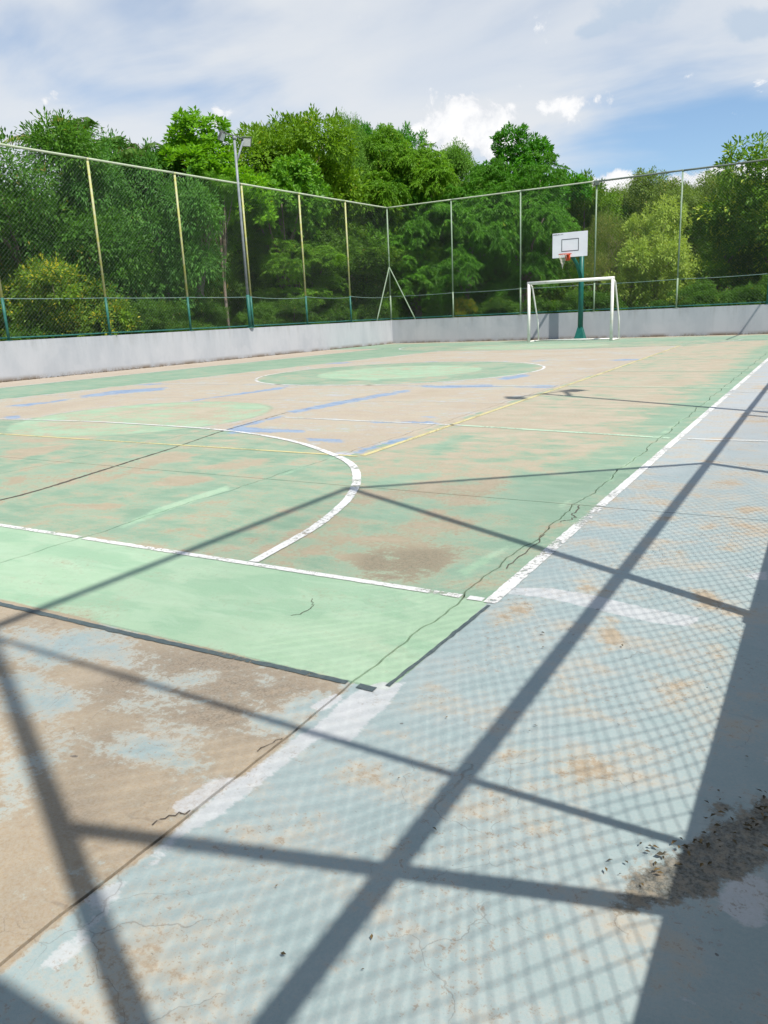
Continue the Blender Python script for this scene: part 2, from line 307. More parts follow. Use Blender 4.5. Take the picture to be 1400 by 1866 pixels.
# ------------------------------------------------------------------ floor painted with worn layers
JX = [-20.4, -18.0, -15.8, -13.4, -11.0, -8.6, -6.15, -3.71, -1.28, 0.75]
JY = [-1.6, 4.49, 9.4, 14.3, 19.2, 24.1, 30.6]
def wander(y, k):
    y = np.asarray(y, float)
    s = np.sin(y * 5.1 + k) * .012 + np.sin(y * 11.7 + 2 * k) * .009 + np.sin(y * 27. + k * 3) * .005 + np.sin(y * 61. + k) * .0025
    amp = np.clip((y - 1.7) / .6, 0.18, 1.0)
    return s * amp
TAN=[[(-0.907,2.844),(-0.927,2.682),(-0.942,2.566),(-0.999,2.479),(-1.058,2.495),(-1.12,2.535),(-1.107,2.675),(-1.071,2.832),(-0.989,2.832)],[(-0.562,2.595),(-0.57,2.506),(-0.582,2.453),(-0.61,2.474),(-0.641,2.548),(-0.674,2.674),(-0.679,2.811),(-0.646,2.868),(-0.594,2.737)],[(-0.534,2.157),(-0.57,2.124),(-0.62,2.093),(-0.707,2.086),(-0.764,2.111),(-0.781,2.148),(-0.714,2.176),(-0.645,2.199),(-0.579,2.183)],[(-0.252,2.293),(-0.258,2.196),(-0.281,2.122),(-0.324,2.142),(-0.373,2.173),(-0.399,2.292),(-0.362,2.364),(-0.328,2.396),(-0.284,2.38)],[(-0.202,2.683),(-0.201,2.581),(-0.222,2.503),(-0.26,2.539),(-0.28,2.611),(-0.313,2.695),(-0.28,2.743),(-0.262,2.83),(-0.229,2.758)],[(-0.582,1.788),(-0.606,1.748),(-0.624,1.713),(-0.67,1.695),(-0.705,1.732),(-0.729,1.774),(-0.699,1.812),(-0.658,1.817),(-0.61,1.83)],[(-0.388,1.76),(-0.395,1.687),(-0.437,1.654),(-0.488,1.654),(-0.548,1.697),(-0.56,1.79),(-0.524,1.851),(-0.47,1.835),(-0.421,1.827)],[(-0.716,1.302),(-0.706,1.274),(-0.715,1.251),(-0.738,1.24),(-0.761,1.263),(-0.789,1.288),(-0.78,1.319),(-0.758,1.329),(-0.734,1.324)],[(-0.548,1.411),(-0.556,1.379),(-0.581,1.359),(-0.606,1.355),(-0.633,1.355),(-0.65,1.376),(-0.633,1.405),(-0.609,1.433),(-0.575,1.427)],[(-0.437,1.517),(-0.456,1.485),(-0.472,1.458),(-0.503,1.451),(-0.533,1.453),(-0.539,1.48),(-0.531,1.513),(-0.496,1.532),(-0.462,1.533)],[(-0.31,1.478),(-0.313,1.438),(-0.316,1.408),(-0.332,1.423),(-0.348,1.434),(-0.353,1.475),(-0.364,1.528),(-0.344,1.519),(-0.33,1.507)],[(-0.21,1.432),(-0.219,1.386),(-0.222,1.337),(-0.245,1.351),(-0.264,1.378),(-0.278,1.426),(-0.281,1.49),(-0.255,1.497),(-0.227,1.494)],[(-0.392,1.223),(-0.401,1.209),(-0.41,1.198),(-0.427,1.193),(-0.434,1.212),(-0.435,1.227),(-0.433,1.247),(-0.415,1.243),(-0.401,1.238)],[(-0.216,1.253),(-0.217,1.234),(-0.226,1.225),(-0.235,1.216),(-0.247,1.225),(-0.254,1.247),(-0.245,1.264),(-0.236,1.274),(-0.223,1.273)],[(-0.313,1.047),(-0.311,1.033),(-0.31,1.014),(-0.319,1.013),(-0.328,1.03),(-0.333,1.046),(-0.332,1.059),(-0.326,1.062),(-0.319,1.066)],[(-0.469,1.093),(-0.47,1.084),(-0.474,1.076),(-0.481,1.073),(-0.488,1.078),(-0.496,1.086),(-0.493,1.097),(-0.484,1.1),(-0.474,1.105)],[(-0.513,1.068),(-0.507,1.049),(-0.51,1.047),(-0.513,1.046),(-0.52,1.052),(-0.528,1.071),(-0.531,1.084),(-0.529,1.089),(-0.523,1.082)],[(-0.282,3.128),(-0.291,3.049),(-0.341,3.014),(-0.399,3.098),(-0.429,3.169),(-0.471,3.275),(-0.404,3.272),(-0.354,3.293),(-0.298,3.218)],[(-0.929,1.718),(-0.926,1.683),(-0.952,1.659),(-0.989,1.66),(-1.035,1.666),(-1.038,1.706),(-1.03,1.738),(-0.995,1.747),(-0.956,1.747)],[(-0.921,1.502),(-0.907,1.458),(-0.967,1.427),(-1.013,1.409),(-1.07,1.405),(-1.099,1.44),(-1.084,1.491),(-1.021,1.517),(-0.967,1.518)],[(-1.131,1.294),(-1.119,1.275),(-1.125,1.262),(-1.139,1.258),(-1.158,1.267),(-1.177,1.286),(-1.183,1.309),(-1.164,1.311),(-1.147,1.312)],[(-0.987,1.275),(-0.966,1.242),(-0.969,1.224),(-0.983,1.221),(-1.009,1.244),(-1.026,1.273),(-1.04,1.302),(-1.026,1.304),(-1.011,1.304)],[(-0.821,1.212),(-0.829,1.188),(-0.833,1.163),(-0.863,1.161),(-0.881,1.173),(-0.905,1.184),(-0.893,1.207),(-0.872,1.217),(-0.849,1.218)],[(-0.667,0.954),(-0.662,0.937),(-0.679,0.923),(-0.7,0.91),(-0.716,0.921),(-0.724,0.932),(-0.718,0.947),(-0.705,0.963),(-0.68,0.968)],[(-0.926,1.883),(-0.918,1.865),(-0.939,1.86),(-0.966,1.862),(-0.976,1.882),(-0.993,1.9),(-0.972,1.906),(-0.955,1.914),(-0.934,1.898)],[(-0.617,2.239),(-0.657,2.216),(-0.696,2.2),(-0.757,2.181),(-0.798,2.19),(-0.814,2.208),(-0.77,2.234),(-0.708,2.241),(-0.651,2.251)],[(-0.818,2.061),(-0.824,2.039),(-0.862,2.031),(-0.895,2.015),(-0.92,2.027),(-0.934,2.044),(-0.901,2.06),(-0.876,2.078),(-0.852,2.065)],[(-0.611,4.394),(-0.646,4.328),(-0.697,4.253),(-0.8,4.229),(-0.872,4.26),(-0.856,4.332),(-0.805,4.387),(-0.735,4.443),(-0.631,4.463)],[(-0.426,4.283),(-0.413,4.212),(-0.47,4.159),(-0.54,4.127),(-0.568,4.198),(-0.61,4.258),(-0.542,4.307),(-0.497,4.367),(-0.424,4.369)],[(-0.269,3.922),(-0.285,3.848),(-0.328,3.801),(-0.371,3.818),(-0.412,3.833),(-0.42,3.894),(-0.39,3.946),(-0.348,4.01),(-0.298,3.98)],[(-0.784,3.816),(-0.815,3.76),(-0.849,3.717),(-0.899,3.717),(-0.947,3.726),(-0.979,3.771),(-0.938,3.827),(-0.883,3.873),(-0.818,3.863)],[(-1.233,4.167),(-1.21,4.025),(-1.208,3.852),(-1.253,3.727),(-1.31,3.687),(-1.333,3.842),(-1.342,3.964),(-1.328,4.102),(-1.284,4.176)],[(-1.129,3.55),(-1.095,3.478),(-1.088,3.346),(-1.112,3.238),(-1.155,3.275),(-1.185,3.335),(-1.21,3.434),(-1.198,3.547),(-1.162,3.565)],[(-0.37,5.409),(-0.384,5.301),(-0.478,5.259),(-0.56,5.301),(-0.661,5.333),(-0.612,5.428),(-0.613,5.54),(-0.504,5.576),(-0.413,5.505)],[(-0.272,4.714),(-0.283,4.651),(-0.328,4.599),(-0.381,4.603),(-0.442,4.614),(-0.417,4.687),(-0.394,4.74),(-0.347,4.756),(-0.277,4.789)],[(-0.609,7.232),(-0.654,7.102),(-0.745,7.003),(-0.878,6.98),(-0.996,7.054),(-0.971,7.203),(-0.897,7.305),(-0.793,7.329),(-0.688,7.323)],[(-0.497,3.736),(-0.499,3.686),(-0.526,3.637),(-0.567,3.649),(-0.601,3.667),(-0.614,3.717),(-0.601,3.779),(-0.553,3.823),(-0.5,3.801)],[(-0.691,3.08),(-0.722,3.062),(-0.749,3.034),(-0.819,3.051),(-0.889,3.07),(-0.882,3.102),(-0.847,3.128),(-0.773,3.117),(-0.726,3.102)],[(-0.913,3.009),(-0.908,2.983),(-0.953,2.973),(-0.991,2.971),(-1.017,2.986),(-1.04,3.008),(-1.007,3.026),(-0.97,3.043),(-0.936,3.025)],[(-0.232,3.084),(-0.221,3.023),(-0.247,2.997),(-0.273,2.991),(-0.289,3.033),(-0.296,3.083),(-0.292,3.145),(-0.265,3.167),(-0.243,3.127)],[(-0.831,1.381),(-0.827,1.358),(-0.84,1.339),(-0.863,1.338),(-0.879,1.348),(-0.894,1.362),(-0.896,1.385),(-0.874,1.395),(-0.854,1.388)],[(-0.626,1.574),(-0.622,1.561),(-0.633,1.548),(-0.655,1.548),(-0.671,1.56),(-0.675,1.576),(-0.665,1.59),(-0.647,1.595),(-0.632,1.585)],[(-0.559,1.666),(-0.555,1.639),(-0.571,1.623),(-0.59,1.618),(-0.603,1.635),(-0.619,1.652),(-0.604,1.668),(-0.594,1.686),(-0.578,1.675)],[(-0.646,1.301),(-0.635,1.283),(-0.65,1.273),(-0.664,1.262),(-0.682,1.271),(-0.684,1.29),(-0.682,1.306),(-0.672,1.322),(-0.657,1.31)],[(-0.539,2.065),(-0.55,2.049),(-0.566,2.036),(-0.589,2.045),(-0.613,2.053),(-0.607,2.071),(-0.603,2.089),(-0.577,2.085),(-0.551,2.084)],[(-0.768,1.511),(-0.765,1.489),(-0.779,1.477),(-0.795,1.472),(-0.807,1.484),(-0.827,1.495),(-0.817,1.514),(-0.803,1.524),(-0.784,1.525)],[(-0.381,2.73),(-0.374,2.686),(-0.389,2.654),(-0.411,2.669),(-0.425,2.691),(-0.436,2.727),(-0.434,2.773),(-0.41,2.771),(-0.391,2.766)],[(-0.543,3.08),(-0.534,3.044),(-0.559,3.027),(-0.581,3.023),(-0.606,3.033),(-0.616,3.07),(-0.599,3.101),(-0.577,3.121),(-0.557,3.099)]]
TANL=[[(-0.443,1.232),(-0.379,1.193),(-0.32,1.168),(-0.325,1.159),(-0.386,1.182),(-0.444,1.22)]]
BLUE=[[(-2.815,1.664),(-2.792,1.798),(-2.568,1.866),(-2.244,1.835),(-2.008,1.71),(-2.039,1.625),(-2.28,1.634),(-2.453,1.554),(-2.592,1.516)],[(-2.263,1.345),(-2.221,1.473),(-2.043,1.534),(-1.985,1.397),(-1.858,1.275),(-1.835,1.163),(-2.027,1.229)],[(-1.655,1.214),(-1.741,1.349),(-1.697,1.405),(-1.547,1.459),(-1.499,1.321),(-1.552,1.229)],[(-1.813,0.995),(-1.818,1.047),(-1.694,0.976),(-1.684,0.909)],[(-2.106,1.191),(-2.036,1.189),(-1.867,1.081),(-1.885,1.043)],[(-1.35,0.885),(-1.376,0.952),(-1.343,0.98),(-1.291,0.896),(-1.291,0.859)],[(-1.444,1.616),(-1.376,1.724),(-1.318,1.732),(-1.3,1.648),(-1.371,1.578)],[(-1.327,1.075),(-1.372,1.213),(-1.323,1.264),(-1.265,1.142)],[(-1.956,1.575),(-1.829,1.678),(-1.779,1.553),(-1.863,1.514)],[(-2.401,1.388),(-2.37,1.495),(-2.221,1.495),(-2.283,1.369),(-2.307,1.325)]]
WHITE=[[(-1.252,1.854),(-1.208,1.954),(-1.129,1.991),(-1.098,1.817),(-1.103,1.742),(-1.094,1.604),(-1.163,1.594),(-1.208,1.549),(-1.242,1.555),(-1.24,1.694)],[(-1.274,1.114),(-1.261,1.392),(-1.247,1.603),(-1.188,1.632),(-1.192,1.5),(-1.199,1.338),(-1.203,1.172),(-1.233,1.1),(-1.218,0.971),(-1.239,0.951)],[(-1.207,0.669),(-1.217,0.707),(-1.214,0.762),(-1.235,0.834),(-1.215,0.898),(-1.201,0.834),(-1.196,0.788),(-1.171,0.761),(-1.166,0.712),(-1.179,0.667)],[(-1.28,0.829),(-1.263,0.91),(-1.221,0.903),(-1.222,0.824)],[(-1.166,2.956),(-0.956,3.031),(-0.738,3.009),(-0.551,2.958),(-0.354,2.939),(-0.364,2.836),(-0.502,2.815),(-0.721,2.858),(-0.94,2.908),(-1.126,2.885)],[(-0.108,1.432),(-0.091,1.507),(-0.022,1.56),(-0.017,1.475),(-0.013,1.382),(-0.057,1.382),(-0.097,1.401)],[(-0.254,3.51),(-0.164,3.612),(-0.154,3.475),(-0.217,3.464)],[(-1.346,1.149),(-1.334,1.286),(-1.268,1.331),(-1.274,1.21),(-1.289,1.129)],[(-1.324,1.71),(-1.301,1.831),(-1.253,1.822),(-1.257,1.704)],[(-0.133,1.166),(-0.103,1.178),(-0.094,1.164),(-0.122,1.155)],[(-0.061,2.035),(-0.056,2.052),(-0.05,1.97)]]
MOSS=[[(-0.263,1.324),(-0.272,1.414),(-0.231,1.491),(-0.176,1.568),(-0.106,1.698),(-0.043,1.869),(-0.026,1.614),(-0.062,1.539),(-0.09,1.498),(-0.124,1.437),(-0.19,1.386),(-0.219,1.346)],[(-0.154,1.754),(-0.1,1.817),(-0.1,1.757),(-0.138,1.726)]]
STAIN=[[(-2.184,1.807),(-1.837,1.939),(-1.256,1.86),(-1.269,1.526),(-1.57,1.414),(-2.047,1.447)],[(-1.843,1.282),(-1.819,1.364),(-1.663,1.352),(-1.584,1.219),(-1.66,1.153)],[(-1.678,1.062),(-1.604,1.125),(-1.449,0.981),(-1.51,0.95)],[(-2.017,3.222),(-1.566,3.402),(-1.447,3.078),(-1.647,2.751),(-1.957,2.866)]]
PALE=[[(-3.704,3.003),(-3.855,3.48),(-3.872,4.241),(-3.688,4.109),(-3.67,3.547),(-3.593,2.969)],[(-3.85,4.053),(-3.772,4.157),(-3.675,4.076),(-3.695,3.923)],[(-3.693,4.485),(-3.781,5.026),(-3.685,5.105),(-3.624,4.702)],[(-3.763,5.366),(-3.794,5.722),(-3.597,5.551),(-3.641,5.27)],[(-1.333,4.06),(-1.26,4.525),(-1.227,4.296),(-1.286,4.015)],[(-1.402,4.372),(-1.398,4.757),(-1.332,4.78),(-1.306,4.336)],[(-1.318,5.132),(-1.335,6.203),(-1.244,6.28),(-1.215,5.166)],[(-1.376,7.037),(-1.327,8.445),(-1.256,8.768),(-1.241,7.072)],[(-1.317,9.495),(-1.225,12.563),(-1.15,12.565),(-1.176,9.786)],[(-1.471,3.068),(-1.394,3.575),(-1.305,3.663),(-1.338,2.96)],[(-8.824,12.959),(-7.539,12.968),(-7.396,12.513)]]
GREEN=[[(-3.173,6.102),(-3.111,6.947),(-2.987,6.799),(-2.901,5.888)],[(-2.901,4.605),(-2.702,4.913),(-2.535,5.136),(-2.654,4.499)],[(-1.942,5.324),(-1.4,5.295),(-1.215,5.166),(-1.434,4.022),(-1.766,4.167)],[(-2.54,3.884),(-2.317,4.354),(-2.081,4.125),(-2.21,3.601)]]
DTAN=[[(-4.8,3.137),(-4.693,3.343),(-4.174,3.529),(-4.043,3.46),(-4.104,3.28),(-4.504,3.244),(-4.593,3.053)],[(-4.697,4.222),(-4.371,4.508),(-3.991,4.345),(-4.117,4.001),(-4.404,4.002)],[(-4.935,3.722),(-5.123,4.316),(-5.457,4.868),(-5.299,5.059),(-5.026,4.723),(-4.841,3.958),(-4.805,3.669)],[(-7.453,4.765),(-7.014,5.306),(-6.715,5.138),(-6.623,4.38),(-6.512,4.136)],[(-4.61,4.598),(-4.61,5.117),(-4.157,5.333),(-4.038,5.023),(-4.173,4.617)],[(-5.311,4.637),(-5.597,5.28),(-5.0,5.293),(-4.964,4.93),(-5.127,4.563)],[(-3.411,3.014),(-3.323,3.241),(-3.167,3.171),(-3.225,2.965)],[(-2.555,2.804),(-2.727,3.671),(-2.64,3.847),(-2.383,3.295),(-2.425,2.956),(-2.444,2.801)],[(-3.641,5.27),(-3.387,5.22),(-2.96,4.585),(-3.169,4.719)],[(-2.827,3.121),(-2.701,3.413),(-2.579,3.105),(-2.69,3.006)],[(-6.005,3.797),(-5.881,4.076),(-5.539,3.726),(-5.57,3.506)],[(-5.05,4.339),(-4.829,4.53),(-4.675,4.411),(-4.91,4.243)],[(-4.184,3.699),(-4.161,3.797),(-4.071,3.686),(-4.131,3.665)],[(-8.022,5.351),(-7.28,5.738),(-6.954,5.545),(-7.628,5.144)],[(-1.986,3.34),(-1.566,3.402),(-1.415,3.008),(-1.886,2.853),(-2.208,3.043)],[(-2.319,3.101),(-2.274,3.839),(-2.099,3.189)]]
COB=[[(-6.278,8.13),(-6.229,9.702),(-6.004,11.181),(-5.721,10.688),(-5.862,9.123),(-6.012,7.897)],[(-5.987,6.462),(-5.93,6.823),(-4.955,6.785),(-4.838,6.571),(-5.411,6.395),(-5.71,6.243)],[(-3.715,5.572),(-3.737,6.269),(-3.574,6.762),(-3.47,6.506),(-3.529,5.915),(-3.567,5.504)],[(-4.734,6.33),(-4.101,6.346),(-4.007,6.099),(-4.473,6.112)],[(-4.749,7.487),(-3.881,7.757),(-3.639,7.541),(-4.324,7.395)],[(-8.975,9.057),(-8.853,10.414),(-8.802,11.595),(-8.403,11.014),(-8.641,9.738),(-8.791,8.93)],[(-12.029,9.366),(-12.255,10.321),(-11.433,11.127),(-10.971,10.527),(-11.432,9.615),(-11.508,9.069)],[(-10.745,6.966),(-10.261,6.993),(-9.766,6.732),(-10.185,6.591)],[(-5.984,6.505),(-6.094,7.017),(-6.121,8.043),(-5.956,7.799),(-5.78,6.552)],[(-6.378,11.621),(-4.851,11.981),(-4.397,11.55),(-5.496,11.216)],[(-5.257,12.985),(-5.051,14.145),(-4.718,13.657),(-4.885,12.569)],[(-12.071,7.852),(-11.829,8.521),(-11.829,9.207),(-11.482,8.816),(-11.415,7.804)]]
ARC=[(-2.439,2.803),(-2.474,3.114),(-2.516,3.459),(-2.623,3.853),(-2.743,4.204),(-2.953,4.627),(-3.25,5.07),(-3.529,5.356),(-3.856,5.589),(-4.332,5.915),(-4.769,6.14),(-5.293,6.344),(-6.016,6.541),(-6.986,6.636),(-8.041,6.704),(-9.177,6.737),(-10.32,6.681)]
J3=[(-5.158,3.23),(-5.164,3.506),(-5.271,3.99),(-5.465,4.809),(-5.627,5.535),(-5.891,6.401),(-6.017,7.129),(-6.237,8.137)]

def mat_floor():
    m, g, b = new_mat('worn_painted_concrete'); p = g.pos(); x, y, z = g.xyz(p)
    nb = g.noise(p, .8, 6, .62); nm = g.noise(p, 4.3, 8, .68, .3); nf = g.noise(p, 38, 6, .72); ng = g.noise(p, 260, 3, .7); nk = g.noise(p, 110, 5, .75)
    warp = g.vm('MULTIPLY', g.vm('SUBTRACT', g.noisec(p, 2.3, 6), (.5, .5, .5)), (.35, .35, 0))
    nst = g.noise(g.vm('ADD', g.vm('MULTIPLY', p, (1.0, 2.6, 1)), warp), 2.0, 8, .7)
    fine = g.add(g.add(g.mul(g.sub(nm, .5), .95), g.mul(g.sub(nf, .5), .65)), g.mul(g.sub(nk, .5), .45))
    low = g.add(g.mul(g.sub(nb, .5), .85), g.mul(g.sub(nst, .5), .8))
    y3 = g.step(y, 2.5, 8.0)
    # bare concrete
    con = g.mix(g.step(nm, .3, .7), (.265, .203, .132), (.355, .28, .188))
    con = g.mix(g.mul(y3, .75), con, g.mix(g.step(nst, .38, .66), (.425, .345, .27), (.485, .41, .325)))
    con = g.mix(g.mul(g.step(g.add(g.mul(nf, .55), g.mul(nb, .45)), .50, .62), .5), con, (.30, .215, .135))
    con = g.mix(g.mul(g.step(nst, .52, .7), .35), con, (.47, .40, .315))
    st = g.step(g.add(g.attr('stain'), g.mul(fine, .9)), .22, .75)
    con = g.mix(g.mul(st, .85), con, g.mix(g.step(nf, .36, .64), (.115, .085, .056), (.245, .185, .125)))
    con = g.mix(g.mul(g.step(nk, .50, .66), .45), con, (.24, .17, .105))
    con = g.mix(g.mul(g.step(ng, .5, .72), .4), con, (.22, .165, .115))
    # paints
    blue = g.mix(g.step(nm, .35, .65), (.265, .345, .352), (.315, .38, .383))
    blue = g.mix(g.mul(g.step(nst, .45, .68), .5), blue, (.355, .395, .40))
    blue = g.mix(g.mul(g.step(g.add(g.mul(nst, .5), g.mul(nm, .5)), .50, .64), .45), blue, (.36, .325, .255))
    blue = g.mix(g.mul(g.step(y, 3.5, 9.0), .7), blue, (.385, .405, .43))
    grn = g.mix(g.step(nst, .36, .66), (.165, .28, .19), (.225, .345, .24))
    grn = g.mix(g.mul(g.step(nb, .4, .62), .5), grn, (.25, .375, .275))
    pal = g.mix(g.step(nst, .38, .64), (.30, .455, .30), (.355, .50, .345))
    pal = g.mix(g.mul(g.step(g.noise(g.vm('MULTIPLY', p, (.7, 1.5, 1)), 1.7, 4, .55), .5, .56), .55), pal, (.225, .40, .255))
    pal = g.mix(g.mul(g.step(nk, .5, .7), .25), pal, (.25, .43, .25))
    grn = g.mix(g.mul(g.step(g.add(g.mul(nst, .6), g.mul(nm, .4)), .50, .64), .42), grn, (.33, .345, .25))
    rol = g.noise(g.vm('MULTIPLY', g.vm('ADD', p, warp), (1.6, 15, 1)), 1.0, 4, .6)
    pal = g.mix(g.mul(g.step(rol, .5, .62), .35), pal, (.37, .52, .37))
    pal = g.mix(g.mul(g.step(g.add(g.mul(nf, .5), g.mul(nst, .5)), .53, .62), .4), pal, (.30, .36, .235))
    pm = g.step(g.add(g.attr('pale'), g.mul(fine, .7)), .42, .60)
    grn = g.mix(g.mul(pm, g.rng(nm, .3, .7, 1.0, .75)), grn, pal)
    vbp = g.mix(g.step(nst, .45, .55), (.42, .42, .46), (.34, .40, .33))
    grn = g.mix(g.step(g.add(g.attr('vb'), g.mul(fine, .4)), .45, .55), grn, vbp)
    # court rectangle edges (crisp painted boundary with hand-brushed unevenness)
    jit = g.mul(g.sub(nf, .5), .02)
    xl = g.add(g.mul(y, .0917), -17.14)
    ing = g.sub(1.0, g.step(g.add(x, jit), -1.152, -1.148))
    ing = g.mul(ing, g.step(g.add(y, jit), 1.908, 1.914))
    ing = g.mul(ing, g.step(g.sub(x, xl), .0, .05))
    ing = g.math('MAXIMUM', ing, g.step(y, 25.3, 25.5))
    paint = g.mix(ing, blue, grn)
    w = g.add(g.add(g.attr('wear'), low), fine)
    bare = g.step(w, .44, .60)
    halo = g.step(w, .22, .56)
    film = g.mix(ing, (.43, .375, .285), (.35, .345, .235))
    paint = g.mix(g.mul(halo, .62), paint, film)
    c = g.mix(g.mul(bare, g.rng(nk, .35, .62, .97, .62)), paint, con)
    # cobalt blue remnants
    cb = g.step(g.add(g.attr('cob'), g.add(g.mul(fine, .9), g.mul(g.sub(nst, .5), 1.5))), .46, .62)
    c = g.mix(g.mul(cb, .85), c, g.mix(g.step(nst, .4, .6), (.095, .20, .38), (.22, .315, .44)))
    # white brushed-on paint
    wb = g.noise(g.vm('MULTIPLY', p, (26, 60, 1)), 1.0, 5, .7)
    wt = g.step(g.add(g.attr('wht'), g.add(g.mul(fine, .35), g.mul(g.sub(wb, .5), .9))), .36, .56)
    c = g.mix(g.mul(wt, g.rng(g.add(g.mul(g.noise(p, 7, 5, .6), .5), g.mul(nk, .5)), .36, .62, .95, .48)), c, (.51, .52, .535))
    # black-brown moss in the wet corner
    mo = g.mul(g.step(g.add(g.attr('moss'), g.add(g.mul(g.sub(nm, .5), 1.7), g.mul(g.sub(nf, .5), .9))), .36, .56), g.rng(nk, .3, .6, 1.0, .75))
    c = g.mix(mo, c, g.mix(g.step(nf, .42, .62), (.05, .045, .032), (.19, .155, .105)))
    # hairline crazing, dirt held in it, chips
    wp = g.vm('ADD', p, g.vm('MULTIPLY', g.vm('SUBTRACT', g.noisec(p, 6.0, 5), (.5, .5, .5)), (.22, .22, 0)))
    ed = g.vor(wp, 4.2, 'DISTANCE_TO_EDGE')
    gate = g.step(g.noise(p, 2.2, 3, .6), .50, .60)
    cr = g.mul(g.sub(1.0, g.step(ed, .0015, .007)), gate)
    ed2 = g.vor(wp, 9.0, 'DISTANCE_TO_EDGE')
    cr2 = g.mul(g.sub(1.0, g.step(ed2, .004, .02)), g.step(g.noise(p, 3.1, 4, .65), .58, .68))
    notg = g.sub(1.0, g.mul(ing, .85))
    crk = g.mul(g.math('MAXIMUM', g.mul(cr, .4), g.mul(cr2, .3)), notg)
    c = g.mix(crk, c, (.12, .095, .075))
    dirt = g.mul(g.step(g.add(g.mul(nf, .5), g.mul(nk, .5)), .525, .60), g.step(g.add(g.noise(p, 2.6, 5, .65), g.mul(g.sub(w, .3), .55)), .43, .62))
    c = g.mix(g.mul(g.mul(dirt, .6), g.mul(g.sub(1.0, g.mul(ing, .35)), g.sub(1.0, g.mul(bare, .6)))), c, (.17, .12, .08))
    nz = g.noise(g.vm('MULTIPLY', g.vm('ADD', p, warp), (1.0, 3.0, 1)), 34, 3, .6)
    c = g.mix(g.mul(g.mul(g.step(nz, .70, .745), .7), notg), c, (.14, .11, .085))
    chip = g.step(g.sub(g.vor(g.vm('ADD', p, warp), 11.0), g.mul(g.sub(nf, .5), .25)), .065, .045)
    chip = g.mul(g.mul(chip, g.step(g.noise(p, 1.3, 3), .48, .58)), notg)
    c = g.mix(g.mul(chip, .8), c, (.09, .08, .075))
    c = g.mix(g.mul(g.step(ng, .56, .74), .30), c, (.17, .15, .125))
    c = g.mix(g.mul(g.step(nk, .36, .66), .16), c, (.50, .48, .44))
    c = g.mix(g.mul(g.step(g.noise(p, 900, 2, .6), .58, .72), .28), c, (.14, .125, .11))
    g.set(b.inputs['Base Color'], c)
    g.set(b.inputs['Roughness'], g.rng(bare, 0, 1, .62, .92)); b.inputs['Specular IOR Level'].default_value = .25
    hgt = g.sub(g.add(g.mul(nf, .35), g.mul(ng, .35)), g.add(g.mul(bare, .25), g.mul(crk, .7)))
    g.set(b.inputs['Normal'], g.bump(hgt, .35, .004)); return m
M['floor'] = mat_floor()

def smooth01(v, lo, hi):
    t = np.clip((v - lo) / (hi - lo), 0, 1); return t * t * (3 - 2 * t)
def poly_field(X, Y, poly, soft):
    """soft inside mask of a polygon: .5 on the outline"""
    P = np.array(poly, float); out = np.zeros(X.shape)
    lo = P.min(0) - soft; hi = P.max(0) + soft
    sel = (X > lo[0]) & (X < hi[0]) & (Y > lo[1]) & (Y < hi[1])
    if not sel.any(): return out
    x, y = X[sel], Y[sel]; dmin = np.full(x.shape, 1e9); ins = np.zeros(x.shape, bool)
    for i in range(len(P)):
        a, c = P[i], P[(i + 1) % len(P)]; e = c - a; L = e @ e + 1e-12
        t = np.clip(((x - a[0]) * e[0] + (y - a[1]) * e[1]) / L, 0, 1)
        dmin = np.minimum(dmin, np.hypot(x - a[0] - t * e[0], y - a[1] - t * e[1]))
        cond = ((a[1] > y) != (c[1] > y)) & (x < (c[0] - a[0]) * (y - a[1]) / (c[1] - a[1] + 1e-12) + a[0])
        ins ^= cond
    sd = np.where(ins, dmin, -dmin)
    out[sel] = smooth01(sd, -soft, soft); return out
def union(X, Y, polys, soft):
    f = np.zeros(X.shape)
    for p in polys: f = np.maximum(f, poly_field(X, Y, p, soft))
    return f
ARCL = ARC[:-2] + [(-16.6 - x, y) for x, y in reversed(ARC[:-2])]
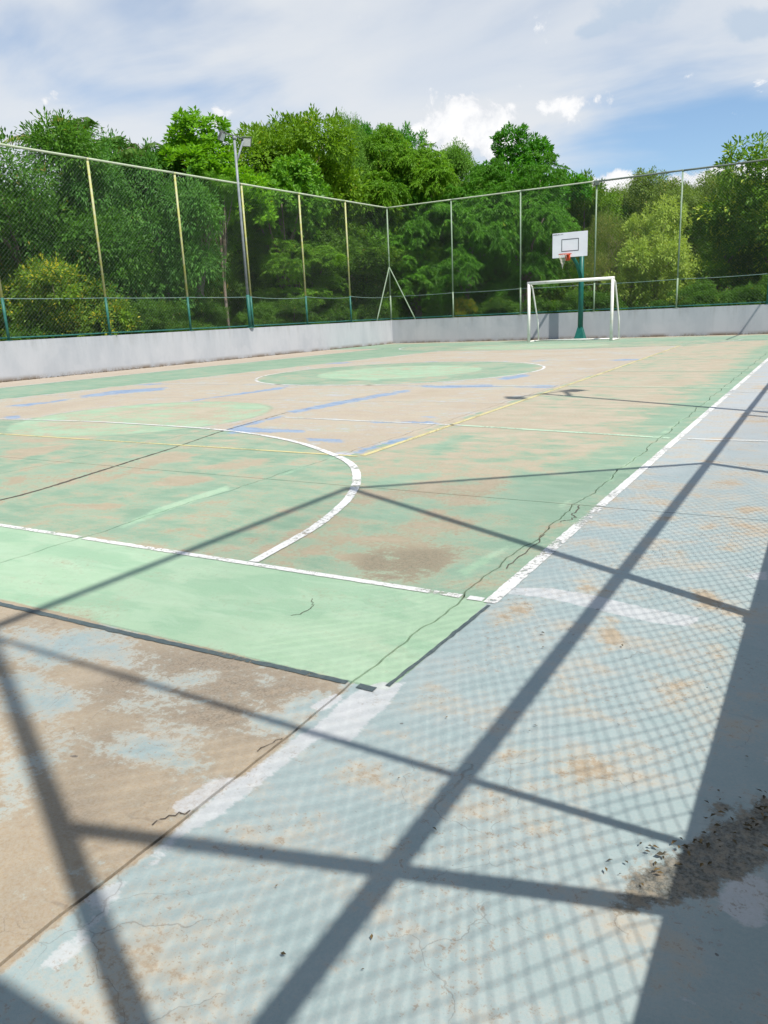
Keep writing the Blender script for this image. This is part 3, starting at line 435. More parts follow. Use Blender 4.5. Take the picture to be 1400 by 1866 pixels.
def floor_fields(X, Y):
    green = (X < -1.15) & (Y > 1.91)
    vbl = -14.6 + .149 * Y
    vb = ((X > vbl) & (X < -3.62) & (Y > 5.5) & (Y < 23.3)).astype(float)
    wear = np.full(X.shape, .23)
    wear[(~green) & (X > -1.2)] = np.where(Y > 3.6, .33, .27)[(~green) & (X > -1.2)]
    wear[green] = .42
    strip = green & (X > -3.6) & (Y > 2.8); wear[strip] = (.545 + .06 * smooth01(Y, 5, 8) - .32 * smooth01(X, -1.9, -1.3))[strip]
    m_ = green & (X > -2.2) & (Y > 2.8) & (Y < 4.6); wear[m_] = (.47 - .18 * smooth01(X, -1.9, -1.3))[m_]
    wear = np.where(vb > 0, .63, wear)
    wear = np.where(green & (X < vbl), .24, wear)
    xl = -17.14 + .0917 * Y
    wear = np.where(X < xl, .75, wear)
    wear = np.where(Y > 25.4, .26, wear)
    wear = np.where((Y > 29.2), .62, wear)
    # D area
    D = poly_field(X, Y, ARCL, .06); wear = wear * (1 - D) + .40 * D; vb = vb * (1 - D)
    D2 = poly_field(X, Y, [(x, 29.3 - y) for x, y in ARCL], .1); wear = wear * (1 - D2) + .40 * D2; vb = vb * (1 - D2)
    # key disc and centre disc
    k = smooth01(np.hypot(X + 8.05, Y - 7.3), 1.83, 1.67); wear = wear * (1 - k) + .40 * k; vb = vb * (1 - k)
    c1 = smooth01(np.hypot(X + 8.1, Y - 14.6), 3.12, 2.98); wear = wear * (1 - c1) + .36 * c1; vb = vb * (1 - c1)
    c2 = smooth01(np.hypot(X + 8.1, Y - 14.6), 1.9, 1.72)
    band = green & (Y < 2.78)
    wear[band] = .05
    wear += .25 * smooth01(Y, 2.05, 1.92) * band * .6
    wear[(X < -1.26) & (Y < 1.91)] = .70
    
    for i, pl in enumerate(TAN): wear = np.maximum(wear, (.60, .74, .64, .57, .68)[i % 5] * poly_field(X, Y, pl, (.13, .09, .18, .15)[i % 4]))
    wear = np.maximum(wear, .8 * union(X, Y, TANL, .02))
    wear = np.maximum(wear, .66 * union(X, Y, DTAN, .14))
    wear = wear * (1 - .56 * union(X, Y, BLUE, .16)); wear = wear * (1 - .55 * union(X, Y, GREEN, .16))
    pale = np.where(band, .9, 0.0)
    kk = smooth01(np.hypot(X + 8.05, Y - 7.3), 1.45, .8); wear = wear + .16 * kk; pale = np.maximum(pale, .66 * k); pale = np.maximum(pale, .8 * c2)
    ps = union(X, Y, PALE, .07); pale = np.maximum(pale, .60 * ps); wear = wear * (1 - .7 * ps)
    far_pale = smooth01(np.hypot((X + 8.6) / 2.6, (Y - 24.6) / 1.8), 1.05, .95); pale = np.maximum(pale, .6 * far_pale)
    cob = union(X, Y, COB, .14) * .72
    stray = vb * (smooth01(np.abs(X + 3.95), .5, .1) * .34 + smooth01(np.abs(Y - 11.65), .4, .05) * .30 + smooth01(np.abs(Y - 17.6), .5, .05) * .38
                  + smooth01(np.abs(X - vbl - .3), .7, .1) * .34 + smooth01(np.abs(X + 6.0), .3, .05) * .25 + smooth01(np.abs(X + 8.85), .3, .05) * .25)
    cob = np.maximum(cob, stray)
    wht = union(X, Y, WHITE, .03) * .85
    moss = union(X, Y, MOSS, .08) * .95
    stain = union(X, Y, STAIN, .25) * .9
    return dict(wear=wear, pale=pale, cob=cob, wht=wht, moss=moss, stain=stain, vb=vb)

def add_attr(me, name, arr):
    a = me.attributes.new(name, 'FLOAT', 'POINT'); a.data.foreach_set('value', np.ascontiguousarray(arr, dtype=np.float32))
def grid_mesh(name, V, F, mat, smooth=True):
    me = bpy.data.meshes.new(name); n = len(V); k = len(F)
    me.vertices.add(n); me.vertices.foreach_set('co', np.ascontiguousarray(V, dtype=np.float32).ravel())
    w = F.shape[1]
    me.loops.add(k * w); me.loops.foreach_set('vertex_index', F.astype(np.int32).ravel())
    me.polygons.add(k); me.polygons.foreach_set('loop_start', np.arange(0, k * w, w, dtype=np.int32))
    me.polygons.foreach_set('loop_total', np.full(k, w, dtype=np.int32))
    me.polygons.foreach_set('use_smooth', np.full(k, smooth, dtype=bool))
    me.materials.append(mat); me.update(calc_edges=True); return me

def court():
    mb = MB(); mb.box((-9.8, 14.5, -.12), (21.4, 32.6, .14))
    base = mb.build('court_floor', M['soil']); tag(base, kind='structure')
    gap = .0045
    for i in range(len(JX) - 1):
        for j in range(len(JY) - 1):
            cx, cy = (JX[i] + JX[i + 1]) / 2, (JY[j] + JY[j + 1]) / 2
            dx = max(0, abs(cx) - 1.3); dist = math.hypot(dx, max(0, cy - 2.5))
            rs = min(.11, max(.025, dist * .011))
            nx = int((JX[i + 1] - JX[i]) / rs); ny = int((JY[j + 1] - JY[j]) / rs)
            ys = np.linspace(JY[j] + gap, JY[j + 1] - gap, ny + 1); t = np.linspace(0, 1, nx + 1)
            xl = JX[i] + wander(ys, i * 1.7) + gap; xr = JX[i + 1] + wander(ys, (i + 1) * 1.7) - gap
            X = xl[:, None] * (1 - t)[None, :] + xr[:, None] * t[None, :]; Y = np.repeat(ys[:, None], nx + 1, 1)
            Z = np.zeros_like(X)
            idx = np.arange(X.size).reshape(X.shape)
            F = np.stack([idx[:-1, :-1], idx[:-1, 1:], idx[1:, 1:], idx[1:, :-1]], -1).reshape(-1, 4)
            ring = np.concatenate([idx[0, :], idx[1:, -1], idx[-1, -2::-1], idx[-2:0:-1, 0]])
            V = np.stack([X.ravel(), Y.ravel(), Z.ravel()], 1)
            sk = V[ring].copy(); sk[:, 2] = -.045
            nr = len(ring); b0 = len(V); r2 = np.arange(nr)
            S = np.stack([ring, b0 + r2, b0 + (r2 + 1) % nr, ring[(r2 + 1) % nr]], 1)
            V = np.vstack([V, sk]); F = np.vstack([F, S])
            me = grid_mesh('concrete_slab', V, F, M['floor'], False)
            for k, a in floor_fields(V[:, 0], V[:, 1]).items(): add_attr(me, k, a)
            link('concrete_slab', me, base)
court()

# ------------------------------------------------------------------ painted lines: thin worn ribbons
def mat_line(name, col, col2, keep, streak=.5):
    m, g, b = new_mat(name); p = g.pos()
    n = g.noise(p, 3.1, 6, .65); f = g.noise(p, 45, 5, .72); s = g.noise(g.vm('MULTIPLY', p, (1.3, .8, 1)), 1.1, 4, .6)
    g.set(b.inputs['Base Color'], g.mix(g.step(g.add(g.mul(f, .6), g.mul(n, .4)), .42, .62), col, col2))
    b.inputs['Roughness'].default_value = .6; b.inputs['Specular IOR Level'].default_value = .25
    a = g.sub(1.0, g.step(g.add(g.add(g.mul(f, .45), g.mul(n, .35)), g.mul(s, .2)), keep - .03, keep + .05))
    g.set(b.inputs['Alpha'], a); return m
M['white_line'] = mat_line('white_line_paint', (.66, .665, .655), (.52, .515, .48), .542)
M['faint_line'] = mat_line('worn_white_line_paint', (.56, .58, .57), (.47, .49, .46), .545)
M['pale_line'] = mat_line('pale_green_line_paint', (.43, .57, .42), (.36, .50, .36), .56)
M['yellow_line'] = mat_line('yellow_line_paint', (.55, .49, .24), (.48, .43, .23), .54)
M['dark_line'] = mat_line('dark_border_paint', (.06, .085, .095), (.10, .13, .13), .575)
M['crack_and_line'] = mat_line('crack_and_dark_line', (.06, .05, .04), (.12, .10, .08), .58)
rl = random.Random(5)
LZ = [.003]
def ribbon(name, pts, width, mat, z=None, ragged=.0012, step=.03):
    """thin paint strip along a ground polyline, interrupted where it crosses a slab joint"""
    if z is None: z = LZ[0]
    P = [np.array(p, float) for p in pts]; d = []; 
    for a, c in zip(P[:-1], P[1:]):
        L = np.linalg.norm(c - a); n = max(1, int(L / max(step, .002 * np.linalg.norm(a))))
        for k in range(n): d.append(a + (c - a) * k / n)
    d.append(P[-1]); d = np.array(d)
    t = np.gradient(d, axis=0); t /= np.linalg.norm(t, axis=1)[:, None] + 1e-9; nr = np.stack([-t[:, 1], t[:, 0]], 1)
    e1 = np.array([rl.gauss(0, 1) for _ in d]); e2 = np.array([rl.gauss(0, 1) for _ in d])
    wv = width if not isinstance(width, (list, tuple)) else np.interp(np.linspace(0, 1, len(d)), np.linspace(0, 1, len(width)), width)
    A = d + nr * (wv / 2 + e1 * ragged)[:, None] if not np.isscalar(wv) else d + nr * (wv / 2 + e1 * ragged)[:, None]
    B = d - nr * (wv / 2 + e2 * ragged)[:, None]
    V = np.zeros((2 * len(d), 3)); V[0::2, :2] = A; V[1::2, :2] = B; V[:, 2] = z
    mid = (d[:-1] + d[1:]) / 2; keep = np.ones(len(mid), bool)
    hw = np.abs(d[1:] - d[:-1])
    for i, jx in enumerate(JX):
        keep &= ~(np.abs(mid[:, 0] - jx - wander(mid[:, 1], i * 1.7)) < np.minimum(.0035 + hw[:, 0] * .5, .012))
    for jy in JY: keep &= ~(np.abs(mid[:, 1] - jy) < np.minimum(.0035 + hw[:, 1] * .5, .012))
    i = np.arange(len(mid))[keep]
    F = np.stack([2 * i + 1, 2 * i + 3, 2 * i + 2, 2 * i], 1)
    o = link(name, grid_mesh(name, V, F, mat, False)); tag(o, kind='structure'); return o
def circle(cx, cy, r, a0=0, a1=360, n=90):
    return [(cx + r * math.cos(math.radians(a0 + (a1 - a0) * k / n)), cy + r * math.sin(math.radians(a0 + (a1 - a0) * k / n))) for k in range(n + 1)]
def smooth_curve(pts, it=2):
    for _ in range(it):
        q = [pts[0]]
        for a, c in zip(pts[:-1], pts[1:]):
            q.append((a[0] * .75 + c[0] * .25, a[1] * .75 + c[1] * .25)); q.append((a[0] * .25 + c[0] * .75, a[1] * .25 + c[1] * .75))
        q.append(pts[-1]); pts = q
    return pts
ribbon('court_sideline', [(-1.143, 2.755), (-1.13, 8), (-1.118, 15), (-1.10, 25.4)], .058, M['white_line'])
ribbon('court_baseline', [(-16.9, 2.75), (-1.18, 2.78)], .043, M['white_line'])
ribbon('penalty_arc', smooth_curve(ARCL), [.058, .066, .06, .05, .045, .045, .045, .05, .055], M['white_line'], .005)
ribbon('penalty_arc', smooth_curve([(x, 29.3 - y) for x, y in ARCL]), .06, M['faint_line'], .005)
ribbon('centre_circle', circle(-8.1, 14.6, 3.08), .055, M['white_line'])
ribbon('court_sideline', [(-17.14 + .0917 * y + .02, y) for y in (3, 10, 17, 25.4)], .07, M['faint_line'])
ribbon('court_baseline', [(-15, 25.4), (-1.1, 25.4)], .06, M['faint_line'])
ribbon('yellow_court_line', [(-3.485, 5.56), (-3.6, 14.5), (-3.76, 23.3)], .055, M['yellow_line'])
ribbon('yellow_court_line', [(-13.6, 5.62), (-3.52, 5.53)], .045, M['yellow_line'])
ribbon('yellow_court_line', [(-11.0, 23.35), (-3.79, 23.3)], .05, M['yellow_line'])
ribbon('worn_cross_line', [(-5.9, 7.62), (-3.4, 7.45)], .055, M['faint_line'])
ribbon('worn_cross_line', [(-3.4, 7.45), (-1.2, 7.12)], .07, M['pale_line'])
ribbon('worn_cross_line', [(-1.05, 7.12), (.3, 7.2)], .06, M['faint_line'])
ribbon('worn_cross_line', [(-12.7, 11.75), (-3.7, 11.65)], .05, M['faint_line'])
ribbon('worn_cross_line', [(-3.5, 11.7), (-1.2, 11.6)], .06, M['pale_line'])
ribbon('worn_cross_line', [(-1.07, 12.38), (.35, 12.42)], .05, M['white_line'])
ribbon('worn_cross_line', [(-1.07, 11.08), (.35, 11.05)], .05, M['faint_line'])
ribbon('worn_cross_line', [(-3.6, 17.6), (-1.2, 17.6)], .06, M['pale_line'])
ribbon('worn_cross_line', [(-3.6, 14.5), (-1.2, 14.4)], .05, M['pale_line'])
ribbon('dark_border_strip', [(-17, 1.84), (-6, 1.86), (-3.13, 1.88), (-2.2, 1.885), (-1.30, 1.905)], [.03, .03, .034, .036, .034, .03, .026], M['dark_line'], .003, .0018)
ribbon('dark_border_strip', [(-1.255, 1.90), (-1.19, 1.90)], .03, M['dark_line'], .003, .0018)
ribbon('dark_border_strip', [(-1.165, 1.94), (-1.15, 2.3), (-1.135, 2.73)], .016, M['dark_line'], .003, .0018)
ribbon('dark_floor_line', smooth_curve([(-5.158, 3.23), (-5.164, 3.506), (-5.271, 3.99), (-5.465, 4.809), (-5.627, 5.535), (-5.891, 6.401), (-6.017, 7.129), (-6.2, 8.1)]), [.030, .034, .03, .010, .02, .010, .010], M['crack_and_line'], .002, .004)  # long dark line on the floor, broader towards its near end
def jag(pts, amp, n, seed):
    r = random.Random(seed); out = []
    for a, c in zip(pts[:-1], pts[1:]):
        for k in range(n):
            t = k / n; out.append((a[0] + (c[0] - a[0]) * t + r.gauss(0, amp), a[1] + (c[1] - a[1]) * t + r.gauss(0, amp)))
    return out + [pts[-1]]
for k, (pts, w, amp) in enumerate([
    ([(-1.335, 1.08), (-1.31, 1.13), (-1.287, 1.16)], .005, .004),
    ([(-1.31, 1.44), (-1.295, 1.5), (-1.283, 1.53)], .004, .003),
    ([(-1.26, 3.2), (-1.23, 3.45), (-1.255, 3.8)], .006, .010),
    ([(-1.25, 4.05), (-1.21, 4.2), (-1.23, 4.3), (-1.26, 4.5)], .007, .012),
    ([(-1.83, 2.30), (-1.80, 2.36), (-1.81, 2.44), (-1.86, 2.5)], .003, .006)]):
    ribbon('dark_floor_line', jag(pts, amp, 5, k), w, M['crack_and_line'], .0022, .0008, .01)  # short jagged cracks

# ------------------------------------------------------------------ terrain outside the court
def height(x, y):
    r = np.hypot(x + 8, y - 14)
    inside = (x > -20.6) & (x < 1.2) & (y > -2.2) & (y < 31.2)
    h = .25 + .35 * np.sin(x * .21) * np.cos(y * .17) + np.clip((r - 24) * .02, 0, .8)
    hill = 5.5 * smooth01(y, 46, 110) * smooth01(x, -70, -30) + 14 * smooth01(np.hypot(x, y), 120, 420)
    return np.where(inside, -.25, h * smooth01(r, 16, 24) + hill)
def terrain():
    rr = np.concatenate([np.linspace(0, 60, 61), np.geomspace(63, 2600, 40)]); aa = np.linspace(0, 2 * np.pi, 145)[:-1]
    X = -8 + rr[:, None] * np.cos(aa); Y = 14 + rr[:, None] * np.sin(aa); Z = height(X, Y)
    idx = np.arange(X.size).reshape(X.shape); n2 = np.roll(idx, -1, 1)
    F = np.stack([idx[:-1], idx[1:], n2[1:], n2[:-1]], -1).reshape(-1, 4)
    o = link('terrain', grid_mesh('terrain', np.stack([X.ravel(), Y.ravel(), Z.ravel()], 1), F, M['soil'])); tag(o, kind='structure')
terrain()
def gz(x, y): return float(height(np.array([x]), np.array([y]))[0])

# ------------------------------------------------------------------ perimeter walls
WT = .15
def wl(y): return -18.03 + (y - 11.83) * .05928       # inner face of the left wall
def prism(name, quad, z0, z1, label):
    """low wall with a slightly rounded coping edge"""
    mb = MB(); q = [Vector((a, b, 0)) for a, b in quad]; c = sum(q, Vector()) / 4
    rings = []
    for z, k in ((z0, 0), (z1 - .012, 0), (z1, .012)):
        rings.append([p + (c - p).normalized() * k * 1.4 + Vector((0, 0, z)) for p in q])
    vs = rings[0] + rings[1] + rings[2]
    fs = [(3, 2, 1, 0), (8, 9, 10, 11)]
    for r in range(2):
        for i in range(4): fs.append((r * 4 + i, r * 4 + (i + 1) % 4, r * 4 + 4 + (i + 1) % 4, r * 4 + 4 + i))
    mb.poly(vs, fs); o = mb.build(name, M['wall']); tag(o, label, 'wall'); return o
FY = 30.08
prism('perimeter_wall', [(wl(-.2) - WT, -.2), (wl(-.2), -.2), (wl(FY), FY), (wl(FY) - WT, FY)], -.06, 1.0, 'Low pale grey concrete wall along the left side of the court')
prism('perimeter_wall', [(wl(FY) - WT, FY + .002), (.548, FY + .002), (.548, FY + WT), (wl(FY) - WT, FY + WT)], -.06, 1.0, 'Low grey concrete wall across the far end behind the goal')
prism('perimeter_wall', [(.402, -.197), (.548, -.197), (.548, FY), (.402, FY)], -.06, 1.0, 'Low concrete wall along the right side, casting the shadow at the right edge')
prism('perimeter_wall', [(-18.9, -.35), (1.1, -.35), (1.1, -.20), (-18.9, -.20)], -.06, 2.72, 'Unseen wall behind the camera, made higher to cast the lower left corner shadow')  # out of view; height and length shaped to throw the corner shadow

# ------------------------------------------------------------------ fences
TOP = 5.66; MID = 2.03
def clip_line(poly, p, d):
    """segment of the line p+t*d inside a convex polygon (2d)"""
    t0, t1 = -1e9, 1e9; n = len(poly)
    for i in range(n):
        a, c = poly[i], poly[(i + 1) % n]; nx, ny = -(c[1] - a[1]), c[0] - a[0]
        den = d[0] * nx + d[1] * ny; num = (p[0] - a[0]) * nx + (p[1] - a[1]) * ny
        if abs(den) < 1e-9:
            if num < 0: return None
            continue
        t = -num / den
        if den > 0: t0 = max(t0, t)
        else: t1 = min(t1, t)
    return (t0, t1) if t1 - t0 > .01 else None
def chain_link(parent, A, B, poly, r, pitch=.105, slack=False):
    """wire lattice in the vertical plane A->B; poly is (u, z) counter-clockwise"""
    A = np.array(A, float); B = np.array(B, float); L = np.linalg.norm(B - A); t = (B - A) / L; nrm = np.array([t[1], -t[0]])
    us = [p[0] for p in poly]; zs = [p[1] for p in poly]; V = []; F = []; rg = random.Random(int(A[0] * 100 + A[1] * 10))
    for s in (1, -1):
        lo = min(us) - (max(zs) - min(zs)); k = 0; u = lo + (pitch / 2 if s < 0 else 0)
        while u < max(us) + (max(zs) - min(zs)):
            d = (.7071, .7071 * s); z0 = min(zs) if s > 0 else max(zs)
            u += pitch
            c = clip_line(poly, (u + rg.uniform(-.003, .003), z0), d)
            if not c: continue
            n = max(1, int((c[1] - c[0]) / .16)) if slack else 1
            off = .003 * s; b = len(V)
            for k in range(n + 1):
                q = c[0] + (c[1] - c[0]) * k / n; uu, zz = u + d[0] * q, z0 + d[1] * q; bo = 0.0
                if slack:      # hand-stretched mesh: uneven cells, slight belly
                    uu += .013 * math.sin(zz * 7.1 + A[1] * 3) + .009 * math.sin(uu * 9.3 + zz * 4) + rg.gauss(0, .004)
                    zz += .013 * math.sin(uu * 6.3 + 1) + .008 * math.sin(zz * 11 + uu * 5) + rg.gauss(0, .004)
                    bo = .03 * math.sin(uu * 2.2 + A[1]) * math.sin(zz * 3.0)
                ctr = np.array([A[0] + t[0] * uu + nrm[0] * (off + bo), A[1] + t[1] * uu + nrm[1] * (off + bo), zz])
                pd = np.array([-t[0] * d[1], -t[1] * d[1], d[0]]); qd = np.array([nrm[0], nrm[1], 0])
                for w in (0, 2.094, 4.189): V.append(ctr + (pd * math.cos(w) + qd * math.sin(w)) * r)
            for k in range(n):
                j = b + 3 * k
                F += [(j, j + 1, j + 4, j + 3), (j + 1, j + 2, j + 5, j + 4), (j + 2, j, j + 3, j + 5)]
    me = grid_mesh('chain_link_panel', np.array(V), np.array(F), M['wire'])
    return link('chain_link_panel', me, parent)
def post(parent, x, y, mats, top=TOP, r=.034, z0=1.0):
    mb = MB(); z0 -= .01
    mb.tube([(x, y, MID + .02), (x, y, top)], r, 10, 0)
    mb.tube([(x, y, z0), (x, y, MID + .02)], r * 1.1, 10, 1)
    mb.box((x, y, 1.009), (.15, .13, .014), 1)
    if top > 4: mb.tube([(x, y, top - .045), (x, y, top + .012)], r * 1.25, 10, 0)
    return mb.build('post', mats, parent, smooth=True)
def rail(name, parent, a, b, r, mat, sag=0.0, n=8):
    mb = MB(); a, b = Vector(a), Vector(b); pts = []
    for k in range(n + 1):
        t = k / n; p = a.lerp(b, t); p.z -= sag * 4 * t * (1 - t); pts.append(p)
    mb.tube(pts, r, 8); return mb.build(name, mat, parent, smooth=True)
WR = .0014
# left fence
def fence_left():
    f = empty('chain_link_fence', (0, 0, 0), 'Tall chain link fence with yellow posts on the left wall', 'fence')
    ys = [.02, 3.1, 6.15, 9.2, 12.3, 15.35, 18.4, 21.28, 24.27, 27.12, 30.14]; off = -.07
    P = [(wl(y) + off, y) for y in ys]
    for i, (x, y) in enumerate(P[:-1]): post(f, x, y, [M['yellow'], M['green']])
    x, y = P[-1]; post(f, x, y, [M['greenpale'], M['greenpale']])
    for (a, c) in zip(P[:-1], P[1:]):
        L = math.hypot(c[0] - a[0], c[1] - a[1])
        chain_link(f, a, c, [(0, 1.09), (L, 1.09), (L, TOP), (0, TOP)], WR)
        s = .012 if a[1] < 20 else .045
        rail('mid_rail', f, (*a, MID), (*c, MID - (.0 if a[1] < 20 else .04)), .013, M['midrail'], s)
        rail('bottom_rail', f, (*a, 1.075), (*c, 1.075), .019, M['green'], .006)
        rail('top_rail', f, (*a, TOP), (*c, TOP), .031, M['rail'], .004)
    rail('brace', f, (P[-1][0], P[-1][1], 3.25), (P[-1][0] - .065, P[-1][1] - 1.16, 1.0), .028, M['greenpale'])
fence_left()
# far fence
def fence_far():
    f = empty('chain_link_fence', (0, 0, 0), 'Tall chain link fence with pale green posts on the far wall behind the goal', 'fence')
    xs = [wl(30.1) - .07, -14.0, -11.03, -8.08, -5.08, -2.1, .473]; y = 30.14
    for i, x in enumerate(xs[1:-1]): post(f, x, y, [M['greenpale'], M['green']] if x > -3 else [M['greenpale'], M['greenpale']], r=.037 if x > -3 else .03)
    post(f, xs[-1], y, [M['greenpale'], M['green']])
    for a, c in zip(xs[:-1], xs[1:]):
        chain_link(f, (a, y), (c, y), [(0, 1.09), (c - a, 1.09), (c - a, TOP), (0, TOP)], WR)
        rail('mid_rail', f, (a, y, MID - .02), (c, y, MID - .02), .013, M['midrail'], .02)
        rail('bottom_rail', f, (a, y, 1.075), (c, y, 1.075), .019, M['green'], .006)
        rail('top_rail', f, (a, y, TOP - (.01 if a > -9 else 0)), (c, y, TOP), .033 if a > -9 else .028, M['darkrail'] if a > -9 else M['rail'], .004)
    rail('brace', f, (xs[0], y, 3.25), (xs[0] + 1.2, y, 1.0), .028, M['greenpale'])
    mb = MB(); mb.box((-8.08, y - .05, TOP - .07), (.2, .09, .16), 0, bevel=.01); mb.box((-8.14, y - .1, TOP - .06), (.05, .05, .07), 0)
    mb.build('junction_box', M['darkrail'], f)
fence_far()
# right fence: tall bay at the corner, raking brace, then low mesh to the far end
def fence_right():
    f = empty('chain_link_fence', (0, 0, 0), 'Chain link fence on the right wall, its posts, rails and mesh shadowed on the floor', 'fence')
    x = .473; ys = [-.05, 2.71, 5.43] + [8.2 + 2.74 * k for k in range(8)] + [30.1]
    for i, y in enumerate(ys[:-1]): post(f, x, y, [M['yellow'], M['green']], TOP if i < 2 else MID + .03, .031)
    chain_link(f, (x, ys[0]), (x, ys[1]), [(0, 1.06), (ys[1] - ys[0], 1.06), (ys[1] - ys[0], TOP), (0, TOP)], .0018, .079, True)
    L = ys[2] - ys[1]
    chain_link(f, (x, ys[1]), (x, ys[2]), [(0, 1.06), (L, 1.06), (L, MID), (0, TOP - .1)], .0018, .079, True)
    for a, c in zip(ys[2:-1], ys[3:]):
        chain_link(f, (x, a), (x, c), [(0, 1.06), (c - a, 1.06), (c - a, MID), (0, MID)], .0018, .079, True)
    for a, c in zip(ys[:-1], ys[1:]):
        rail('mid_rail', f, (x, a, MID), (x, c, MID), .028, M['green'])
        rail('bottom_rail', f, (x, a, 1.05), (x, c, 1.05), .014, M['green'])
    rail('top_rail', f, (x, ys[0], TOP), (x, ys[1], TOP), .031, M['rail'])
    rail('top_rail', f, (x, 24.64, TOP), (x, 30.1, TOP), .031, M['rail'])
    rail('post', f, (x, 24.64, MID), (x, 24.64, TOP), .034, M['yellow'])
    rail('brace', f, (x, 2.72, TOP - .03), (x, 5.42, MID + .02), .026, M['greenpale'])
    rail('brace', f, (x, -.02, 3.3), (x, 1.08, 1.0), .024, M['greenpale'])
    rail('brace', f, (x, -.02, 5.45), (x, 1.27, 1.0), .016, M['greenpale'])
fence_right()

# ------------------------------------------------------------------ floodlight poles
def floodlight_pole(x, y, z0, label, flip, spread):
    """steel pole with a forked head and two lamps on a crossbar; spread is the crossbar direction"""
    f = empty('floodlight_pole', (x, y, 0), label, 'floodlight', 'floodlight poles')
    mb = MB(); mb.tube([(0, 0, z0), (0, 0, 2.1)], [.064, .058], 12); mb.tube([(0, 0, z0), (0, 0, z0 + .03)], .12, 12); mb.build('pole_base', M['green'], f, smooth=True)
    mb = MB(); mb.tube([(0, 0, 2.1), (0, 0, 4.5), (0, 0, 7.05)], [.048, .044, .04], 12); mb.tube([(0, 0, 6.99), (0, 0, 7.08)], .058, 12); mb.build('pole', M['galv'], f, smooth=True)
    sx, sy = spread
    mb = MB(); mb.tube([(0, 0, 6.28), (sx * .40, sy * .40, 6.98)], .035, 10); mb.build('fork_arm', M['galv'], f, smooth=True)
    mb = MB(); mb.tube([(-sx * .66, -sy * .66, 7.13), (sx * .72, sy * .72, 7.06)], .022, 8); mb.build('crossbar', M['lampbody'], f, smooth=True)
    fx, fy = flip
    for s in (-1, 1):
        c = Vector((sx * .57 * s, sy * .57 * s, 6.98)); ang = math.atan2(fx, fy) + s * .45
        rot = Matrix.Rotation(-ang, 3, 'Z') @ Matrix.Rotation(math.radians(-28), 3, 'X')
        mb = MB(); mb.box((0, 0, 0), (.30, .07, .26), 0, bevel=.015)
        for k in range(5): mb.box((-.1 + .05 * k, -.05, 0), (.012, .04, .2), 0)
        mb.tube([(-.17, -.01, 0), (-.17, -.01, .17), (.17, -.01, .17), (.17, -.01, 0)], .012, 6)
        lamp = mb.build('floodlight', M['lampbody'], f); lamp.rotation_euler = rot.to_euler(); lamp.location = c
        mb = MB(); mb.box((0, .0375, 0), (.25, .008, .21), 0, bevel=.002); mb.build('lamp_glass', M['lampglass'], lamp)
    return f
floodlight_pole(wl(21.1) - .04, 21.1, 1.0, 'Grey steel floodlight pole with a forked head and two lamps behind the left fence', (1, -.15), (.06, .998))
floodlight_pole(.68, 8.45, -.05, 'Floodlight pole beyond the right wall, seen as a long shadow with two lamps', (-1, 0), (.45, .89))

# ------------------------------------------------------------------ goal
def goal():
    g = empty('football_goal', (-8.3, 27.68, 0), 'White metal football goal frame without a net, in front of the far wall', 'goal', rz=math.radians(-2.2))
    w, h, d = 1.526, 2.16, 1.0
    for s in (-1, 1):
        mb = MB(); mb.tube([(s * w, 0, 0), (s * w, 0, h - .06)], .055, 14); mb.build('goal_post', M['goal'], g, smooth=True)
    mb = MB(); mb.tube([(-w - .055, 0, h - .05), (w + .055, 0, h - .05)], .055, 14); mb.build('crossbar', M['goal'], g, smooth=True)
    for s in (-1, 1):
        x = s * w
        mb = MB(); mb.tube([(x, .03, h - .07), (x, .30, h - .16), (x, .36, h - .25), (x, d * .9, .75), (x, d, .05)], .028, 10); mb.build('back_stay', M['goal'], g, smooth=True)
        mb = MB(); mb.tube([(x, .05, .03), (x, d, .03)], .026, 10); mb.build('ground_bar', M['goal'], g, smooth=True)
    mb = MB(); mb.tube([(-w, d, .03), (w, d, .03)], .026, 10); mb.build('ground_bar', M['goal'], g, smooth=True)
goal()

